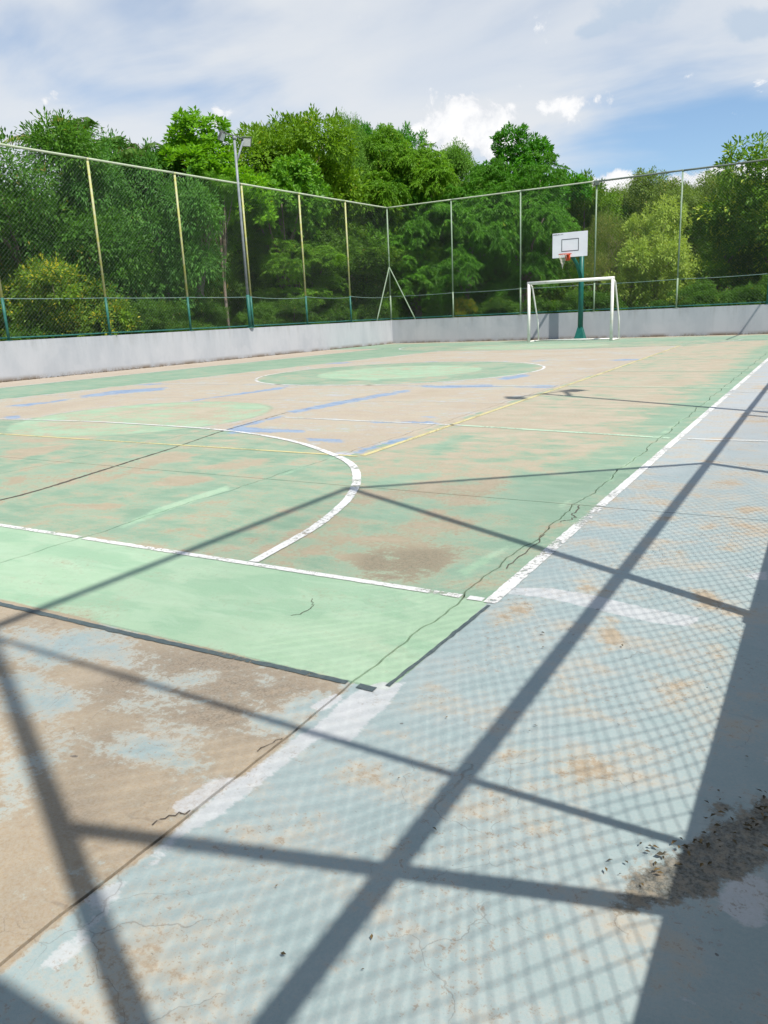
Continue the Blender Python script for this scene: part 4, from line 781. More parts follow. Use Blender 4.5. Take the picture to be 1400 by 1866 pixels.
# ------------------------------------------------------------------ basketball hoop
def hoop():
    g = empty('basketball_hoop', (-8.39, 29.45, 0), 'Basketball hoop with a white backboard on a green post behind the goal', 'basketball hoop')
    mb = MB(); mb.tube([(0, 0, .38), (0, 0, 3.55)], [.10, .088], 14); mb.build('post', M['hoop_green'], g, smooth=True)
    mb = MB(); mb.tube([(0, 0, .0), (0, 0, .05), (0, 0, .46)], [.27, .26, .12], 4)
    mb.build('post_foot', M['hoop_green'], g)
    by = -1.05; bx = -.14
    mb = MB(); mb.tube([(0, -.05, 2.25), (-.04, -.5, 2.75), (bx, by + .06, 3.08)], .065, 10); mb.tube([(0, 0, 3.5), (bx, by + .06, 3.5)], .05, 10); mb.build('support_arm', M['hoop_green'], g, smooth=True)
    mb = MB(); mb.box((bx, by, 3.38), (1.27, .035, .85), 0, bevel=.006); bd = mb.build('backboard', M['board'], g)
    y = by - .0205; t = .022; L, R, Z0, Z1 = bx - .30, bx + .33, 3.16, 3.585
    mb = MB()
    for (x0, x1, z0, z1) in ((L, R, Z1 - t, Z1), (L, R, Z0, Z0 + t), (L, L + t, Z0 + t, Z1 - t), (R - t, R, Z0 + t, Z1 - t)):
        mb.box(((x0 + x1) / 2, y, (z0 + z1) / 2), (x1 - x0, .004, z1 - z0))
    mb.build('target_square', M['black'], bd)
    mb = MB(); rg = random.Random(3); x = bx - .605; k = 0
    while x < bx - .26:       # small illegible maker's lettering
        wd = rg.uniform(.018, .032); hh = .034 if k < 6 else .026; thin = .007 if k < 6 else .0045
        mb.box((x + thin / 2, y, 3.755), (thin, .003, hh))
        if rg.random() < .6: mb.box((x + wd / 2, y, 3.755 + hh / 2 - thin / 2), (wd - 2 * thin, .003, thin))
        if rg.random() < .6: mb.box((x + wd / 2, y, 3.755 - hh / 2 + thin / 2), (wd - 2 * thin, .003, thin))
        if rg.random() < .7: mb.box((x + wd - thin / 2, y, 3.755), (thin, .003, hh))
        x += wd + .007; k += 1
    tag(mb.build('lettering', M['black'], bd), kind='stuff')
    rx, ry, rz = bx - .06, by - .36, 3.05
    mb = MB(); n = 28
    mb.tube([(rx + .225 * math.cos(2 * math.pi * k / n), ry + .225 * math.sin(2 * math.pi * k / n), rz) for k in range(n + 1)], .011, 8, caps=False)
    mb.box((rx, by - .10, rz - .01), (.16, .16, .02)); mb.box((rx, by - .03, rz - .10), (.18, .02, .22), bevel=.005)
    mb.poly([(rx - .07, by - .04, rz - .02), (rx - .07, by - .16, rz - .02), (rx - .07, by - .04, rz - .19), (rx - .06, by - .04, rz - .02), (rx - .06, by - .16, rz - .02), (rx - .06, by - .04, rz - .19)], [(0, 1, 2), (5, 4, 3), (0, 3, 4, 1), (1, 4, 5, 2), (2, 5, 3, 0)])
    mb.poly([(rx + .06, by - .04, rz - .02), (rx + .06, by - .16, rz - .02), (rx + .06, by - .04, rz - .19), (rx + .07, by - .04, rz - .02), (rx + .07, by - .16, rz - .02), (rx + .07, by - .04, rz - .19)], [(0, 1, 2), (5, 4, 3), (0, 3, 4, 1), (1, 4, 5, 2), (2, 5, 3, 0)])
    mb.build('ring', M['orange'], g, smooth=True)
    mb = MB(); rg = random.Random(8)     # torn net hanging from the left half of the ring
    for k in range(9):
        a = math.radians(150 + 18 * k); c = Vector((rx - .07, ry - .03, rz - .42 - rg.uniform(-.05, .06)))
        for off in (-.16, .16):
            p0 = Vector((rx + .225 * math.cos(a), ry + .225 * math.sin(a), rz - .008))
            p1 = Vector((rx + .19 * math.cos(a + off), ry + .19 * math.sin(a + off), rz - .13))
            p2 = Vector((rx - .02 + .13 * math.cos(a), ry + .13 * math.sin(a), rz - .25))
            mb.tube([p0, p1, p2, p2.lerp(c, .6), c], .006, 5)
    mb.tube([(rx - .1, ry - .02, rz - .3), (rx - .075, ry - .03, rz - .5)], [.03, .008], 6)
    mb.build('net', M['net'], g, smooth=True)
hoop()

# ------------------------------------------------------------------ foliage
def leaf_mesh(name, base, dirs, nrm, ln, wd, tint, age):
    n = len(base); d = dirs / (np.linalg.norm(dirs, axis=1)[:, None] + 1e-9)
    s = np.cross(d, nrm); s /= np.linalg.norm(s, axis=1)[:, None] + 1e-9; u = np.cross(s, d)
    ln = ln[:, None]; wd = wd[:, None]
    V = np.empty((n, 4, 3)); mid = base + d * ln * .48
    V[:, 0] = base; V[:, 1] = mid + s * wd * .5 + u * wd * .16; V[:, 2] = base + d * ln - u * ln * .12; V[:, 3] = mid - s * wd * .5 + u * wd * .16
    b = np.arange(n)[:, None] * 4
    F = np.concatenate([b + np.array([[0, 1, 2]]), b + np.array([[0, 2, 3]])], 1).reshape(-1, 3)
    me = grid_mesh(name, V.reshape(-1, 3), F, LEAF['mid'], False)
    add_attr(me, 'tint', np.repeat(tint, 4)); add_attr(me, 'age', np.repeat(age, 4)); return me
def unit(rg, n):
    v = rg.normal(size=(n, 3)); return v / np.linalg.norm(v, axis=1)[:, None]
CROWNS = {}
def make_crown(style, seed):
    """crown about a unit ball (radius 1 -> 3 m): lobes on limbs, leaf clusters on the lobes, leaves in the clusters"""
    rg = np.random.default_rng(seed); R = 3.0
    nl = {'broad': 17, 'fine': 19, 'mid': 18, 'droop': 17, 'bushy': 16, 'twig': 14}[style]
    lob = []
    while len(lob) < nl:
        c = unit(rg, 1)[0] * rg.uniform(.25, .82); r = rg.uniform(.26, .44) * (1.25 - .45 * np.linalg.norm(c))
        if all(np.linalg.norm(c - o[0]) > .30 for o in lob) or rg.random() < .05: lob.append((c, r))
    per = {'broad': 80, 'fine': 75, 'mid': 85, 'droop': 52, 'bushy': 75, 'twig': 60}[style]
    B, D, N, L, W, T, A = [], [], [], [], [], [], []
    for c, r in lob:
        lt = rg.uniform(0, .45)
        u = unit(rg, per); u[:, 2] = np.where(u[:, 2] < -.5, -u[:, 2] * .6, u[:, 2]); rad = r * rg.uniform(.35, 1.06, per) ** .5
        pos = (c + u * rad[:, None] * np.array([1.1, 1.1, .85])) * R
        for k in range(per):
            o = u[k]; ct = np.clip(lt + rg.uniform(0, .35), 0, 1)
            if style == 'droop':
                nf = 5; a0 = rg.uniform(0, 6.28)
                for q in range(nf):
                    a = a0 + 6.283 * q / nf + rg.uniform(-.3, .3); fl = rg.uniform(.24, .46)
                    h = np.array([math.cos(a), math.sin(a), rg.uniform(-.35, .6)]) + o * .6; h /= np.linalg.norm(h)
                    m_ = 9; t = np.linspace(.15, 1, m_)
                    st = pos[k] + h * t[:, None] * fl + np.array([0, 0, -1.0]) * (t[:, None] ** 2) * fl * rg.uniform(.3, 1.0)
                    side = np.cross(h, [0, 0, 1.0]); side /= np.linalg.norm(side) + 1e-9
                    for sg in (-1, 1):
                        B.append(st); D.append(side * sg * .8 + h * .5 + np.array([0, 0, -.65]) + rg.normal(size=(m_, 3)) * .32)
                        N.append(np.tile([0, 0, 1.0], (m_, 1)) + rg.normal(size=(m_, 3)) * .5)
                        L.append(rg.uniform(.10, .18, m_)); W.append(rg.uniform(.032, .052, m_)); T.append(np.clip(ct + rg.normal(0, .13, m_), 0, 1)); A.append(np.full(m_, rg.uniform(0, 1)) * .6 + rg.uniform(0, 1, m_) * .4)
                continue
            m_, cr, l0, l1, w_, out, up = {'broad': (20, .13, .15, .26, .50, .55, .35), 'fine': (52, .30, .075, .14, .40, .7, -.35), 'mid': (34, .25, .09, .18, .44, .5, .1), 'bushy': (28, .22, .10, .18, .45, .8, -.3), 'twig': (26, .34, .10, .22, .14, .5, .2)}[style]
            v = unit(rg, m_); B.append(pos[k] + v * cr * rg.uniform(.2, 1, (m_, 1)))
            D.append(v * 1.0 + o * out + np.array([0, 0, up])); N.append(np.array([0, 0, 1.0]) * .8 + o * .75 + rg.normal(size=(m_, 3)) * .30)
            l = rg.uniform(l0, l1, m_); L.append(l); W.append(l * w_ * rg.uniform(.8, 1.2, m_)); T.append(np.clip(ct + rg.normal(0, .16, m_), 0, 1)); A.append(np.full(m_, rg.uniform(0, 1)) * .5 + rg.uniform(0, 1, m_) * .5)
    me = leaf_mesh(style + '_crown', np.concatenate(B), np.concatenate(D), np.concatenate(N), np.concatenate(L), np.concatenate(W), np.concatenate(T), np.concatenate(A))
    V = np.empty(len(me.vertices) * 3, np.float32); me.vertices.foreach_get('co', V); V = V.reshape(-1, 3)
    return me, lob, float(np.percentile(np.hypot(V[:, 0], V[:, 1]), 97)), float(np.percentile(V[:, 2], 99.7))
for st, ns in (('broad', 2), ('fine', 3), ('mid', 3), ('droop', 2), ('bushy', 2), ('twig', 1)):
    CROWNS[st] = [make_crown(st, 11 * (k + 1) + len(st)) for k in range(ns)]
use = {k: 0 for k in CROWNS}
rt = random.Random(12)
def tree(kind, style, label, cat, group, x, y, top, rx, rz, mat):
    z0 = gz(x, y) - .05; near = math.hypot(x, y) < 60
    t = empty(kind, (x, y, z0), label, cat, group, rz=rt.uniform(0, 6.28))
    me, lob, xr, zr = CROWNS[style][use[style] % len(CROWNS[style])]; use[style] += 1
    kx, kz = rx / xr, rz / zr; hc = max(top - rz - z0, rz * .55)
    c = link('crown', me, t, (0, 0, hc)); c.scale = (kx, kx * rt.uniform(.92, 1.08), kz)
    c.material_slots[0].link = 'OBJECT'; c.material_slots[0].material = LEAF[mat]
    mb = MB(); r0 = max(.025, .045 * rx) * (1.25 if top > 5 else .8)
    wob = [(rt.uniform(-.12, .12) * rx, rt.uniform(-.12, .12) * rx) for _ in range(3)]
    trunk = [Vector((0, 0, -.1)), Vector((wob[0][0], wob[0][1], hc * .4)), Vector((wob[1][0], wob[1][1], hc * .75)), Vector((wob[2][0], wob[2][1], hc + rz * .2))]
    n = 7 if near else 5
    mb.tube(trunk, [r0 * 1.25, r0, r0 * .8, r0 * .3], n)
    for k, (lc, lr) in enumerate(lob[:(11 if near else 5)]):
        e = Vector((lc[0] * 3 * kx, lc[1] * 3 * kx, hc + lc[2] * 3 * kz)); s = trunk[1].lerp(trunk[2], rt.uniform(.1, 1.2))
        m_ = s.lerp(e, .5) + Vector((rt.uniform(-.2, .2), rt.uniform(-.2, .2), rt.uniform(0, .35))) * kx
        mb.tube([s, m_, e], [r0 * .42, r0 * .3, r0 * .1], 5)
    mb.build('trunk', M['bark'], t, smooth=True)
    if kind in ('vine_bush', 'twiggy_shrub'):
        mb = MB(); nt_ = 60 if kind == 'vine_bush' else 170
        for k in range(nt_):
            a = rt.uniform(0, 6.28); ro = rt.uniform(.2, 1.05) * rx; h = rt.uniform(.2, 1.0) * (hc + rz * (.2 if kind == 'vine_bush' else .95))
            p0 = Vector((rt.uniform(-.5, .5) * rx, rt.uniform(-.5, .5) * rx, 0 if rt.random() < .5 else h * .5)); p2 = Vector((ro * math.cos(a), ro * math.sin(a), h * rt.uniform(.3, 1)))
            p1 = p0.lerp(p2, .55) + Vector((rt.uniform(-.3, .3), rt.uniform(-.3, .3), rt.uniform(.1, .6)))
            mb.tube([p0, p0.lerp(p1, .5) + Vector((0, 0, .12)), p1, p1.lerp(p2, .6) + Vector((0, 0, .06)), p2], [.014, .012, .009, .007, .003], 4)
        mb.build('twigs', M['deadtwig'], t)
    return t
TREES=[
('shrubby_tree', 'fine', 'Olive brown feathery tree at the far left, behind the leftmost fence bay', 'tree', 'trees behind the left fence', -21.74, 15.5, 7.05, 3.66, 3.89, 'olive'),
('vine_bush', 'mid', 'Low bush with yellowing leaves and dry twigs behind the leftmost fence bay', 'bush', None, -20.18, 15.43, 3.22, 2.07, 1.62, 'yellow_vine'),
('leafy_tree', 'fine', 'Dark blue green tree with drooping fine leaves between the two leftmost yellow posts', 'tree', 'trees behind the left fence', -20.87, 19.26, 7.11, 3.05, 3.35, 'bluegreen'),
('leafy_tree', 'fine', 'Small dark crown showing above the rail beside the palm at the left', 'tree', 'trees behind the left fence', -23.48, 21.0, 7.4, 2.68, 3.46, 'dark'),
('broadleaf_tree', 'broad', 'Bright green tree with large glossy leaves just left of the floodlight pole', 'tree', 'trees behind the left fence', -20.69, 22.82, 8.25, 3.05, 2.27, 'bright'),
('broadleaf_tree', 'broad', 'Lower large leaved tree at the rail right of the floodlight pole', 'tree', 'trees behind the left fence', -19.77, 26.42, 7.35, 2.32, 2.27, 'glossy'),
('bare_trunk_tree', 'fine', 'Thin bare trunk with a small crown just left of the floodlight pole', 'tree', 'trees behind the left fence', -18.77, 21.44, 6.16, 0.98, 0.76, 'glossy'),
('tall_tree', 'mid', 'Tallest olive green tree behind and right of the floodlight heads', 'tree', 'trees behind the left fence', -21.26, 29.05, 9.7, 3.54, 3.56, 'warm'),
('slender_tree', 'fine', 'Slender pale tree rising right of the tallest tree', 'tree', 'trees behind the left fence', -20.25, 32.16, 9.9, 1.59, 2.81, 'pale'),
('spreading_shrub', 'droop', 'Low shrub with feathery light sprays behind the fifth left fence bay', 'shrub', None, -20.31, 31.04, 5.13, 3.17, 1.4, 'spray'),
('spreading_shrub', 'droop', 'Low feathery shrub right of the floodlight pole behind the fence', 'shrub', None, -19.62, 26.41, 4.69, 2.2, 1.51, 'spray'),
('spreading_shrub', 'mid', 'Dense green shrub filling the bay left of the fence corner', 'shrub', None, -19.36, 32.47, 5.22, 2.32, 2.38, 'glossy'),
('leafy_tree', 'droop', 'Yellow green tree with thin stems above the rail left of the fence corner', 'tree', 'trees behind the left fence', -20.36, 33.62, 8.73, 3.42, 3.24, 'warm'),
('glossy_tree', 'mid', 'Dark glossy crown far behind the yellow green tree near the corner', 'tree', 'trees behind the left fence', -21.0, 36.37, 10.4, 2.2, 2.59, 'darkbright'),
('drooping_tree', 'droop', 'Bright green drooping tree straight above the fence corner', 'tree', 'trees behind the far fence', -17.84, 33.55, 9.6, 2.81, 3.46, 'bright2'),
('slender_tree', 'fine', 'Thin airy pale treetop between the corner and the round crown', 'tree', 'trees behind the far fence', -16.23, 35.46, 8.7, 1.95, 2.81, 'pale'),
('round_tree', 'broad', 'Round dark glossy crown standing highest behind the far fence, left of the backboard', 'tree', 'trees behind the far fence', -14.09, 39.57, 9.9, 2.56, 2.7, 'darkbright'),
('drooping_tree', 'droop', 'Drooping mid green tree close behind the fence corner braces', 'tree', 'trees behind the far fence', -17.34, 33.59, 7.03, 3.17, 3.13, 'mid'),
('drooping_tree', 'droop', 'Drooping mid green tree filling the second bay of the far fence', 'tree', 'trees behind the far fence', -14.57, 33.36, 7.47, 2.93, 3.46, 'mid'),
('drooping_tree', 'droop', 'Drooping mid green tree directly left of the backboard', 'tree', 'trees behind the far fence', -12.24, 34.39, 7.5, 2.68, 3.24, 'mid'),
('leafy_tree', 'mid', 'Shaded green tree behind the backboard', 'tree', 'trees behind the far fence', -12.13, 42.3, 7.6, 2.81, 3.56, 'warm'),
('twiggy_shrub', 'twig', 'Grey green tangle of twigs just right of the backboard', 'shrub', None, -8.53, 34.46, 4.9, 1.83, 2.48, 'tangle'),
('pale_bush', 'bushy', 'Pale yellow green bush right of the goal behind the far fence', 'bush', None, -6.76, 33.83, 5.1, 2.01, 2.7, 'lime'),
('olive_tree', 'fine', 'Olive feathery tree behind the pale bush', 'tree', None, -10.22, 48.94, 8.3, 3.42, 3.46, 'olive2'),
('olive_tree', 'fine', 'Olive feathery tree at the right behind the pale bush and the big right tree', 'tree', None, -7.42, 51.47, 8.2, 3.42, 3.24, 'olive2'),
('leafy_tree', 'bushy', 'Large tree with yellow green tips at the right edge', 'tree', 'trees behind the far fence', -2.07, 36.94, 7.3, 3.9, 4.0, 'tips'),
('leafy_tree', 'bushy', 'Lower dark tree with lit tips left of the large right edge tree', 'tree', 'trees behind the far fence', -4.37, 37.75, 5.6, 2.44, 2.81, 'tips'),
('yellow_shrub', 'mid', 'Small shrub with yellow orange leaves low behind the second far bay', 'shrub', None, -13.98, 31.1, 1.78, 0.55, 0.65, 'yellow'),
('woodland_tree', 'fine', 'Dark green woodland tree in shade behind the front trees along the left fence', 'tree', 'dark woodland trees filling in behind the front row', -34.64, 20.0, 7.4, 3.54, 3.84, 'wood'),
('woodland_tree', 'mid', 'Dark green woodland tree in shade behind the front trees along the left fence', 'tree', 'dark woodland trees filling in behind the front row', -33.99, 22.93, 7.0, 3.54, 3.63, 'wood'),
('woodland_tree', 'fine', 'Dark green woodland tree in shade behind the front trees along the left fence', 'tree', 'dark woodland trees filling in behind the front row', -33.32, 25.57, 7.6, 3.54, 3.94, 'wood'),
('woodland_tree', 'mid', 'Dark green woodland tree in shade behind the front trees along the left fence', 'tree', 'dark woodland trees filling in behind the front row', -29.73, 26.77, 7.5, 3.54, 3.89, 'wood'),
('woodland_tree', 'fine', 'Dark green woodland tree in shade behind the front trees along the left fence', 'tree', 'dark woodland trees filling in behind the front row', -30.14, 30.67, 8.2, 3.54, 4.25, 'wood'),
('woodland_tree', 'mid', 'Dark green woodland tree in shade behind the front trees along the left fence', 'tree', 'dark woodland trees filling in behind the front row', -28.87, 33.21, 8.6, 3.54, 4.46, 'wood'),
('woodland_tree', 'fine', 'Dark green woodland tree in shade behind the front trees along the left fence', 'tree', 'dark woodland trees filling in behind the front row', -28.01, 35.22, 8.6, 3.54, 4.46, 'wood'),
('woodland_tree', 'mid', 'Dark green woodland tree in shade behind the front trees along the left fence', 'tree', 'dark woodland trees filling in behind the front row', -25.16, 37.31, 8.6, 3.54, 4.46, 'wood'),
('woodland_tree', 'fine', 'Dark green woodland tree in shade behind the front trees along the left fence', 'tree', 'dark woodland trees filling in behind the front row', -23.69, 39.43, 8.6, 3.54, 4.46, 'wood'),
('woodland_tree', 'mid', 'Dark green woodland tree in shade behind the front trees beyond the far fence', 'tree', 'dark woodland trees beyond the far fence', -21.7, 41.69, 9.0, 3.54, 4.67, 'wood'),
('woodland_tree', 'fine', 'Dark green woodland tree in shade behind the front trees beyond the far fence', 'tree', 'dark woodland trees beyond the far fence', -19.91, 43.68, 8.2, 3.54, 4.25, 'wood'),
('woodland_tree', 'mid', 'Dark green woodland tree in shade behind the front trees beyond the far fence', 'tree', 'dark woodland trees beyond the far fence', -17.59, 44.66, 8.2, 3.54, 4.25, 'wood'),
('woodland_tree', 'fine', 'Dark green woodland tree in shade behind the front trees beyond the far fence', 'tree', 'dark woodland trees beyond the far fence', -15.55, 46.47, 8.4, 3.54, 4.35, 'wood'),
('woodland_tree', 'mid', 'Dark green woodland tree in shade behind the front trees beyond the far fence', 'tree', 'dark woodland trees beyond the far fence', -12.42, 46.36, 6.5, 3.54, 3.37, 'wood'),
('woodland_tree', 'fine', 'Dark green woodland tree in shade behind the front trees along the left fence', 'tree', 'dark woodland trees filling in behind the front row', -20.73, 30.16, 5.42, 3.54, 2.59, 'wood'),
('woodland_tree', 'mid', 'Dark green woodland tree in shade behind the front trees along the left fence', 'tree', 'dark woodland trees filling in behind the front row', -25.65, 20.77, 5.5, 3.54, 2.85, 'wood'),
('woodland_tree', 'fine', 'Dark green woodland tree in shade behind the front trees beyond the far fence', 'tree', 'dark woodland trees beyond the far fence', -4.1, 46.82, 6.5, 3.54, 3.37, 'wood'),
('woodland_tree', 'mid', 'Dark green woodland tree in shade behind the front trees beyond the far fence', 'tree', 'dark woodland trees beyond the far fence', -0.79, 44.99, 7.0, 3.54, 3.63, 'wood'),
('woodland_tree', 'fine', 'Dark green woodland tree in shade behind the front trees along the left fence', 'tree', 'dark woodland trees filling in behind the front row', -27.68, 17.97, 5.5, 3.54, 2.85, 'wood'),
('woodland_tree', 'mid', 'Dark green woodland tree in shade behind the front trees along the left fence', 'tree', 'dark woodland trees filling in behind the front row', -19.2, 33.94, 6.06, 3.54, 3.11, 'wood'),
('hillside_tree', 'mid', 'Hazy olive tree on the rise far beyond the far fence', 'tree', 'olive trees on the far hillside', -27.21, 86.33, 13.35, 3.3, 3.9, 'hill'),
('hillside_tree', 'fine', 'Hazy olive tree on the rise far beyond the far fence', 'tree', 'olive trees on the far hillside', -21.03, 72.81, 10.15, 4.25, 3.83, 'hill'),
('hillside_tree', 'mid', 'Hazy olive tree on the rise far beyond the far fence', 'tree', 'olive trees on the far hillside', -23.48, 86.32, 12.23, 4.15, 4.3, 'hill'),
('hillside_tree', 'fine', 'Hazy olive tree on the rise far beyond the far fence', 'tree', 'olive trees on the far hillside', -17.88, 73.47, 11.27, 3.41, 3.9, 'hill'),
('hillside_tree', 'mid', 'Hazy olive tree on the rise far beyond the far fence', 'tree', 'olive trees on the far hillside', -18.32, 82.31, 11.99, 3.36, 3.78, 'hill'),
('hillside_tree', 'fine', 'Hazy olive tree on the rise far beyond the far fence', 'tree', 'olive trees on the far hillside', -16.05, 77.18, 11.75, 3.62, 3.48, 'hill'),
('hillside_tree', 'mid', 'Hazy olive tree on the rise far beyond the far fence', 'tree', 'olive trees on the far hillside', -14.48, 78.25, 11.82, 3.9, 3.53, 'hill'),
('hillside_tree', 'fine', 'Hazy olive tree on the rise far beyond the far fence', 'tree', 'olive trees on the far hillside', -14.82, 88.95, 12.76, 3.77, 3.47, 'hill'),
('hillside_tree', 'mid', 'Hazy olive tree on the rise far beyond the far fence', 'tree', 'olive trees on the far hillside', -11.81, 83.17, 11.15, 3.75, 3.63, 'hill'),
('hillside_tree', 'fine', 'Hazy olive tree on the rise far beyond the far fence', 'tree', 'olive trees on the far hillside', -9.04, 69.86, 10.63, 4.26, 3.65, 'hill'),
('hillside_tree', 'mid', 'Hazy olive tree on the rise far beyond the far fence', 'tree', 'olive trees on the far hillside', -9.45, 84.7, 12.53, 3.84, 4.13, 'hill'),
('hillside_tree', 'fine', 'Hazy olive tree on the rise far beyond the far fence', 'tree', 'olive trees on the far hillside', -6.31, 72.9, 10.09, 4.37, 3.7, 'hill'),
('hillside_tree', 'mid', 'Hazy olive tree on the rise far beyond the far fence', 'tree', 'olive trees on the far hillside', -4.6, 78.86, 11.68, 3.67, 3.57, 'hill'),
('hillside_tree', 'fine', 'Hazy olive tree on the rise far beyond the far fence', 'tree', 'olive trees on the far hillside', -4.35, 86.87, 11.86, 4.25, 4.23, 'hill'),
('hillside_tree', 'mid', 'Hazy olive tree on the rise far beyond the far fence', 'tree', 'olive trees on the far hillside', -2.18, 72.04, 10.59, 3.95, 3.5, 'hill'),
('hillside_tree', 'fine', 'Hazy olive tree on the rise far beyond the far fence', 'tree', 'olive trees on the far hillside', -0.82, 79.15, 11.38, 3.83, 4.0, 'hill'),
('undergrowth_shrub', 'bushy', 'Low dark green shrub in the undergrowth just behind the perimeter wall', 'shrub', 'undergrowth shrubs behind the wall', -19.5, 14.17, 1.58, 1.34, 1.08, 'under'),
('undergrowth_shrub', 'mid', 'Low dark green shrub in the undergrowth just behind the perimeter wall', 'shrub', 'undergrowth shrubs behind the wall', -19.4, 16.86, 2.14, 1.34, 1.08, 'under'),
('undergrowth_shrub', 'bushy', 'Low dark green shrub in the undergrowth just behind the perimeter wall', 'shrub', 'undergrowth shrubs behind the wall', -19.26, 18.92, 1.88, 1.34, 1.08, 'under'),
('undergrowth_shrub', 'mid', 'Low dark green shrub in the undergrowth just behind the perimeter wall', 'shrub', 'undergrowth shrubs behind the wall', -19.17, 20.41, 2.0, 1.34, 1.08, 'under'),
('undergrowth_shrub', 'bushy', 'Low dark green shrub in the undergrowth just behind the perimeter wall', 'shrub', 'undergrowth shrubs behind the wall', -19.02, 23.07, 1.85, 1.34, 1.08, 'under'),
('undergrowth_shrub', 'mid', 'Low dark green shrub in the undergrowth just behind the perimeter wall', 'shrub', 'undergrowth shrubs behind the wall', -18.86, 25.48, 2.16, 1.34, 1.08, 'under'),
('undergrowth_shrub', 'bushy', 'Low dark green shrub in the undergrowth just behind the perimeter wall', 'shrub', 'undergrowth shrubs behind the wall', -18.73, 27.77, 2.11, 1.34, 1.08, 'under'),
('undergrowth_shrub', 'mid', 'Low dark green shrub in the undergrowth just behind the perimeter wall', 'shrub', 'undergrowth shrubs behind the wall', -18.54, 31.09, 2.16, 1.34, 1.08, 'under'),
('undergrowth_shrub', 'bushy', 'Low dark green shrub in the undergrowth just behind the perimeter wall', 'shrub', 'undergrowth shrubs behind the wall', -15.25, 31.83, 1.56, 1.34, 1.08, 'under'),
('undergrowth_shrub', 'mid', 'Low dark green shrub in the undergrowth just behind the perimeter wall', 'shrub', 'undergrowth shrubs behind the wall', -12.68, 31.87, 1.7, 1.34, 1.08, 'under'),
('undergrowth_shrub', 'bushy', 'Low dark green shrub in the undergrowth just behind the perimeter wall', 'shrub', 'undergrowth shrubs behind the wall', -10.52, 31.81, 1.56, 1.34, 1.08, 'under'),
('undergrowth_shrub', 'mid', 'Low dark green shrub in the undergrowth just behind the perimeter wall', 'shrub', 'undergrowth shrubs behind the wall', -8.9, 31.88, 1.86, 1.34, 1.08, 'under'),
('undergrowth_shrub', 'bushy', 'Low dark green shrub in the undergrowth just behind the perimeter wall', 'shrub', 'undergrowth shrubs behind the wall', -4.93, 31.82, 1.93, 1.34, 1.08, 'under'),
('undergrowth_shrub', 'mid', 'Low dark green shrub in the undergrowth just behind the perimeter wall', 'shrub', 'undergrowth shrubs behind the wall', -3.34, 31.82, 1.6, 1.34, 1.08, 'under'),
('undergrowth_shrub', 'bushy', 'Low dark green shrub in the undergrowth just behind the perimeter wall', 'shrub', 'undergrowth shrubs behind the wall', -1.69, 32.16, 2.1, 1.34, 1.08, 'under'),
]

for row in TREES: tree(*row)

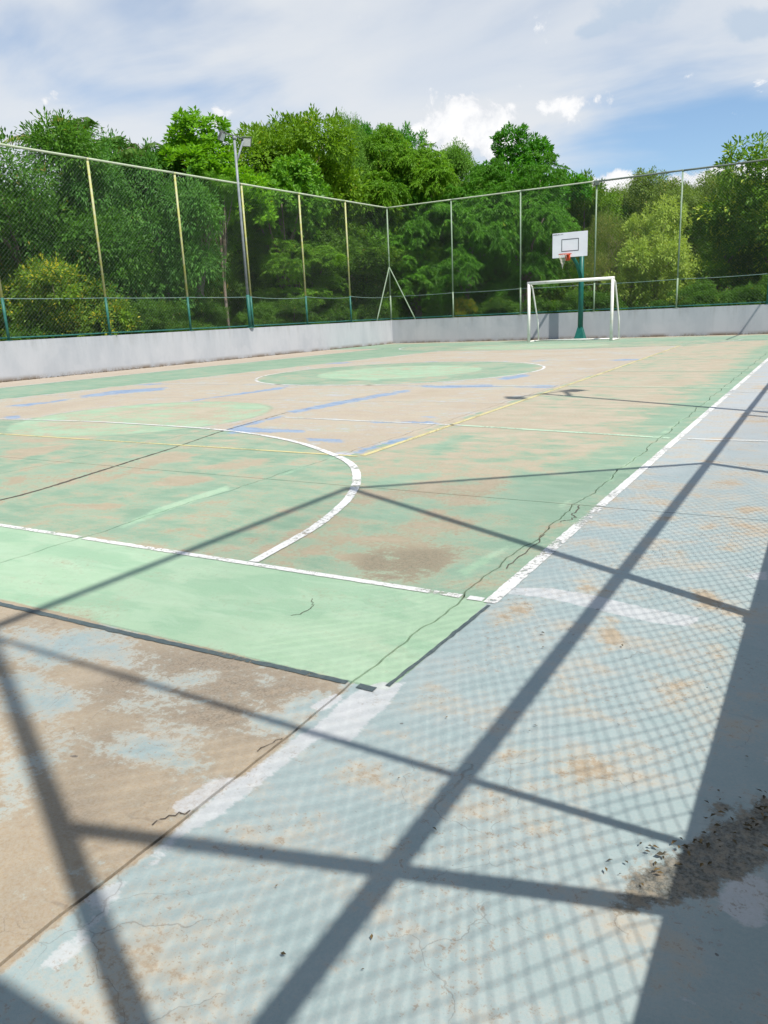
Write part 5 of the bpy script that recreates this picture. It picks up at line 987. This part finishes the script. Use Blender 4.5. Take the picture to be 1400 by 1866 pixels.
def palm(x, y, top, label, seed, nfr=13):
    rg = np.random.default_rng(seed); z0 = gz(x, y) - .05
    t = empty('palm_tree', (x, y, z0), label, 'palm', 'palms behind the left fence')
    hb = top - 1.7 - z0
    mb = MB(); mb.tube([(0, 0, 0), (.08, .02, hb * .5), (.02, 0, hb)], [.15, .12, .10], 9); mb.build('trunk', M['bark'], t, smooth=True)
    for k in range(nfr):
        a = 2.4 * k + rg.uniform(-.2, .2); rise = rg.uniform(.55, 1.45); ln = rg.uniform(2.3, 3.1)
        h = np.array([math.cos(a) * math.cos(rise), math.sin(a) * math.cos(rise), math.sin(rise)]); m_ = 42
        s = np.linspace(.08, 1, m_); cen = np.array([.02, 0, hb]) + h * s[:, None] * ln + np.array([0, 0, -1.0]) * (s[:, None] ** 2.2) * ln * .55
        tan = np.gradient(cen, axis=0); tan /= np.linalg.norm(tan, axis=1)[:, None]
        side = np.cross(tan, [0, 0, 1.0]); side /= np.linalg.norm(side, axis=1)[:, None] + 1e-9
        B, D, N, L, W = [], [], [], [], []
        for sg in (-1, 1):
            B.append(cen); D.append(side * sg * .85 + tan * .6 + np.array([0, 0, -.45]) + rg.normal(size=(m_, 3)) * .08); N.append(np.tile([0, 0, 1.0], (m_, 1)))
            L.append(.55 * np.sin(np.pi * (.12 + .86 * s)) + .1); W.append(np.full(m_, .035))
        me = leaf_mesh('frond', np.concatenate(B), np.concatenate(D), np.concatenate(N), np.concatenate(L), np.concatenate(W), rg.uniform(0, 1, 2 * m_), np.full(2 * m_, rg.uniform(0, 1)))
        fr = link('frond', me, t); fr.material_slots[0].link = 'OBJECT'; fr.material_slots[0].material = LEAF['palm']
        mb = MB(); mb.tube([tuple(p) for p in cen[::6]], .012, 4); mb.build('rib', M['bark'], fr)
palm(-22.9, 19.2, 8.6, 'Palm with arching fronds showing above the rail left of the bright broadleaf tree', 5)
palm(-20.9, 20.6, 7.9, 'Palm whose long drooping fronds hang behind the rail beside the bright broadleaf tree', 9)

# ------------------------------------------------------------------ fallen leaves and dirt gathered along the wall foot
def litter():
    rg = np.random.default_rng(3); n = 1500
    y = rg.uniform(1.5, 29.8, n); x = wl(y) + np.abs(rg.normal(0, .05, n)) + .02
    n2 = 900; x2 = rg.uniform(-16.6, .3, n2); y2 = 30.06 - np.abs(rg.normal(0, .05, n2)) - .01
    n3 = 46; x3 = rg.uniform(-.95, .3, n3); y3 = rg.uniform(.8, 4.6, n3)
    n4 = 90; t4 = rg.uniform(0, 1, n4); x4 = -.27 + .27 * t4 + rg.normal(0, .03, n4); y4 = 1.42 + .42 * t4 + rg.normal(0, .05, n4)
    X = np.concatenate([x, x2, x4, x3]); Y = np.concatenate([y, y2, y4, y3]); k = len(X)
    base = np.stack([X, Y, np.full(k, .006) + rg.uniform(0, .006, k)], 1); a = rg.uniform(0, 6.28, k)
    d = np.stack([np.cos(a), np.sin(a), rg.uniform(0, .25, k)], 1); ln = rg.uniform(.03, .075, k); ln[-n3:] = rg.uniform(.006, .016, n3); ln[-n3 - n4:-n3] = rg.uniform(.007, .022, n4)
    me = leaf_mesh('leaf_litter', base, d, np.tile([0, 0, 1.0], (k, 1)) + rg.normal(size=(k, 3)) * .2, ln, ln * rg.uniform(.35, .6, k), rg.uniform(0, 1, k), rg.uniform(0, 1, k))
    me.materials.clear(); me.materials.append(mat_leaf('dry_leaf_litter', (.012, .010, .012), (.040, .028, .026), (.06, .038, .03), trans=.05, oldness=.2))
    o = link('leaf_litter', me); tag(o, kind='stuff', label='Dry brown leaf litter gathered at the foot of the walls', cat='leaf litter')
litter()
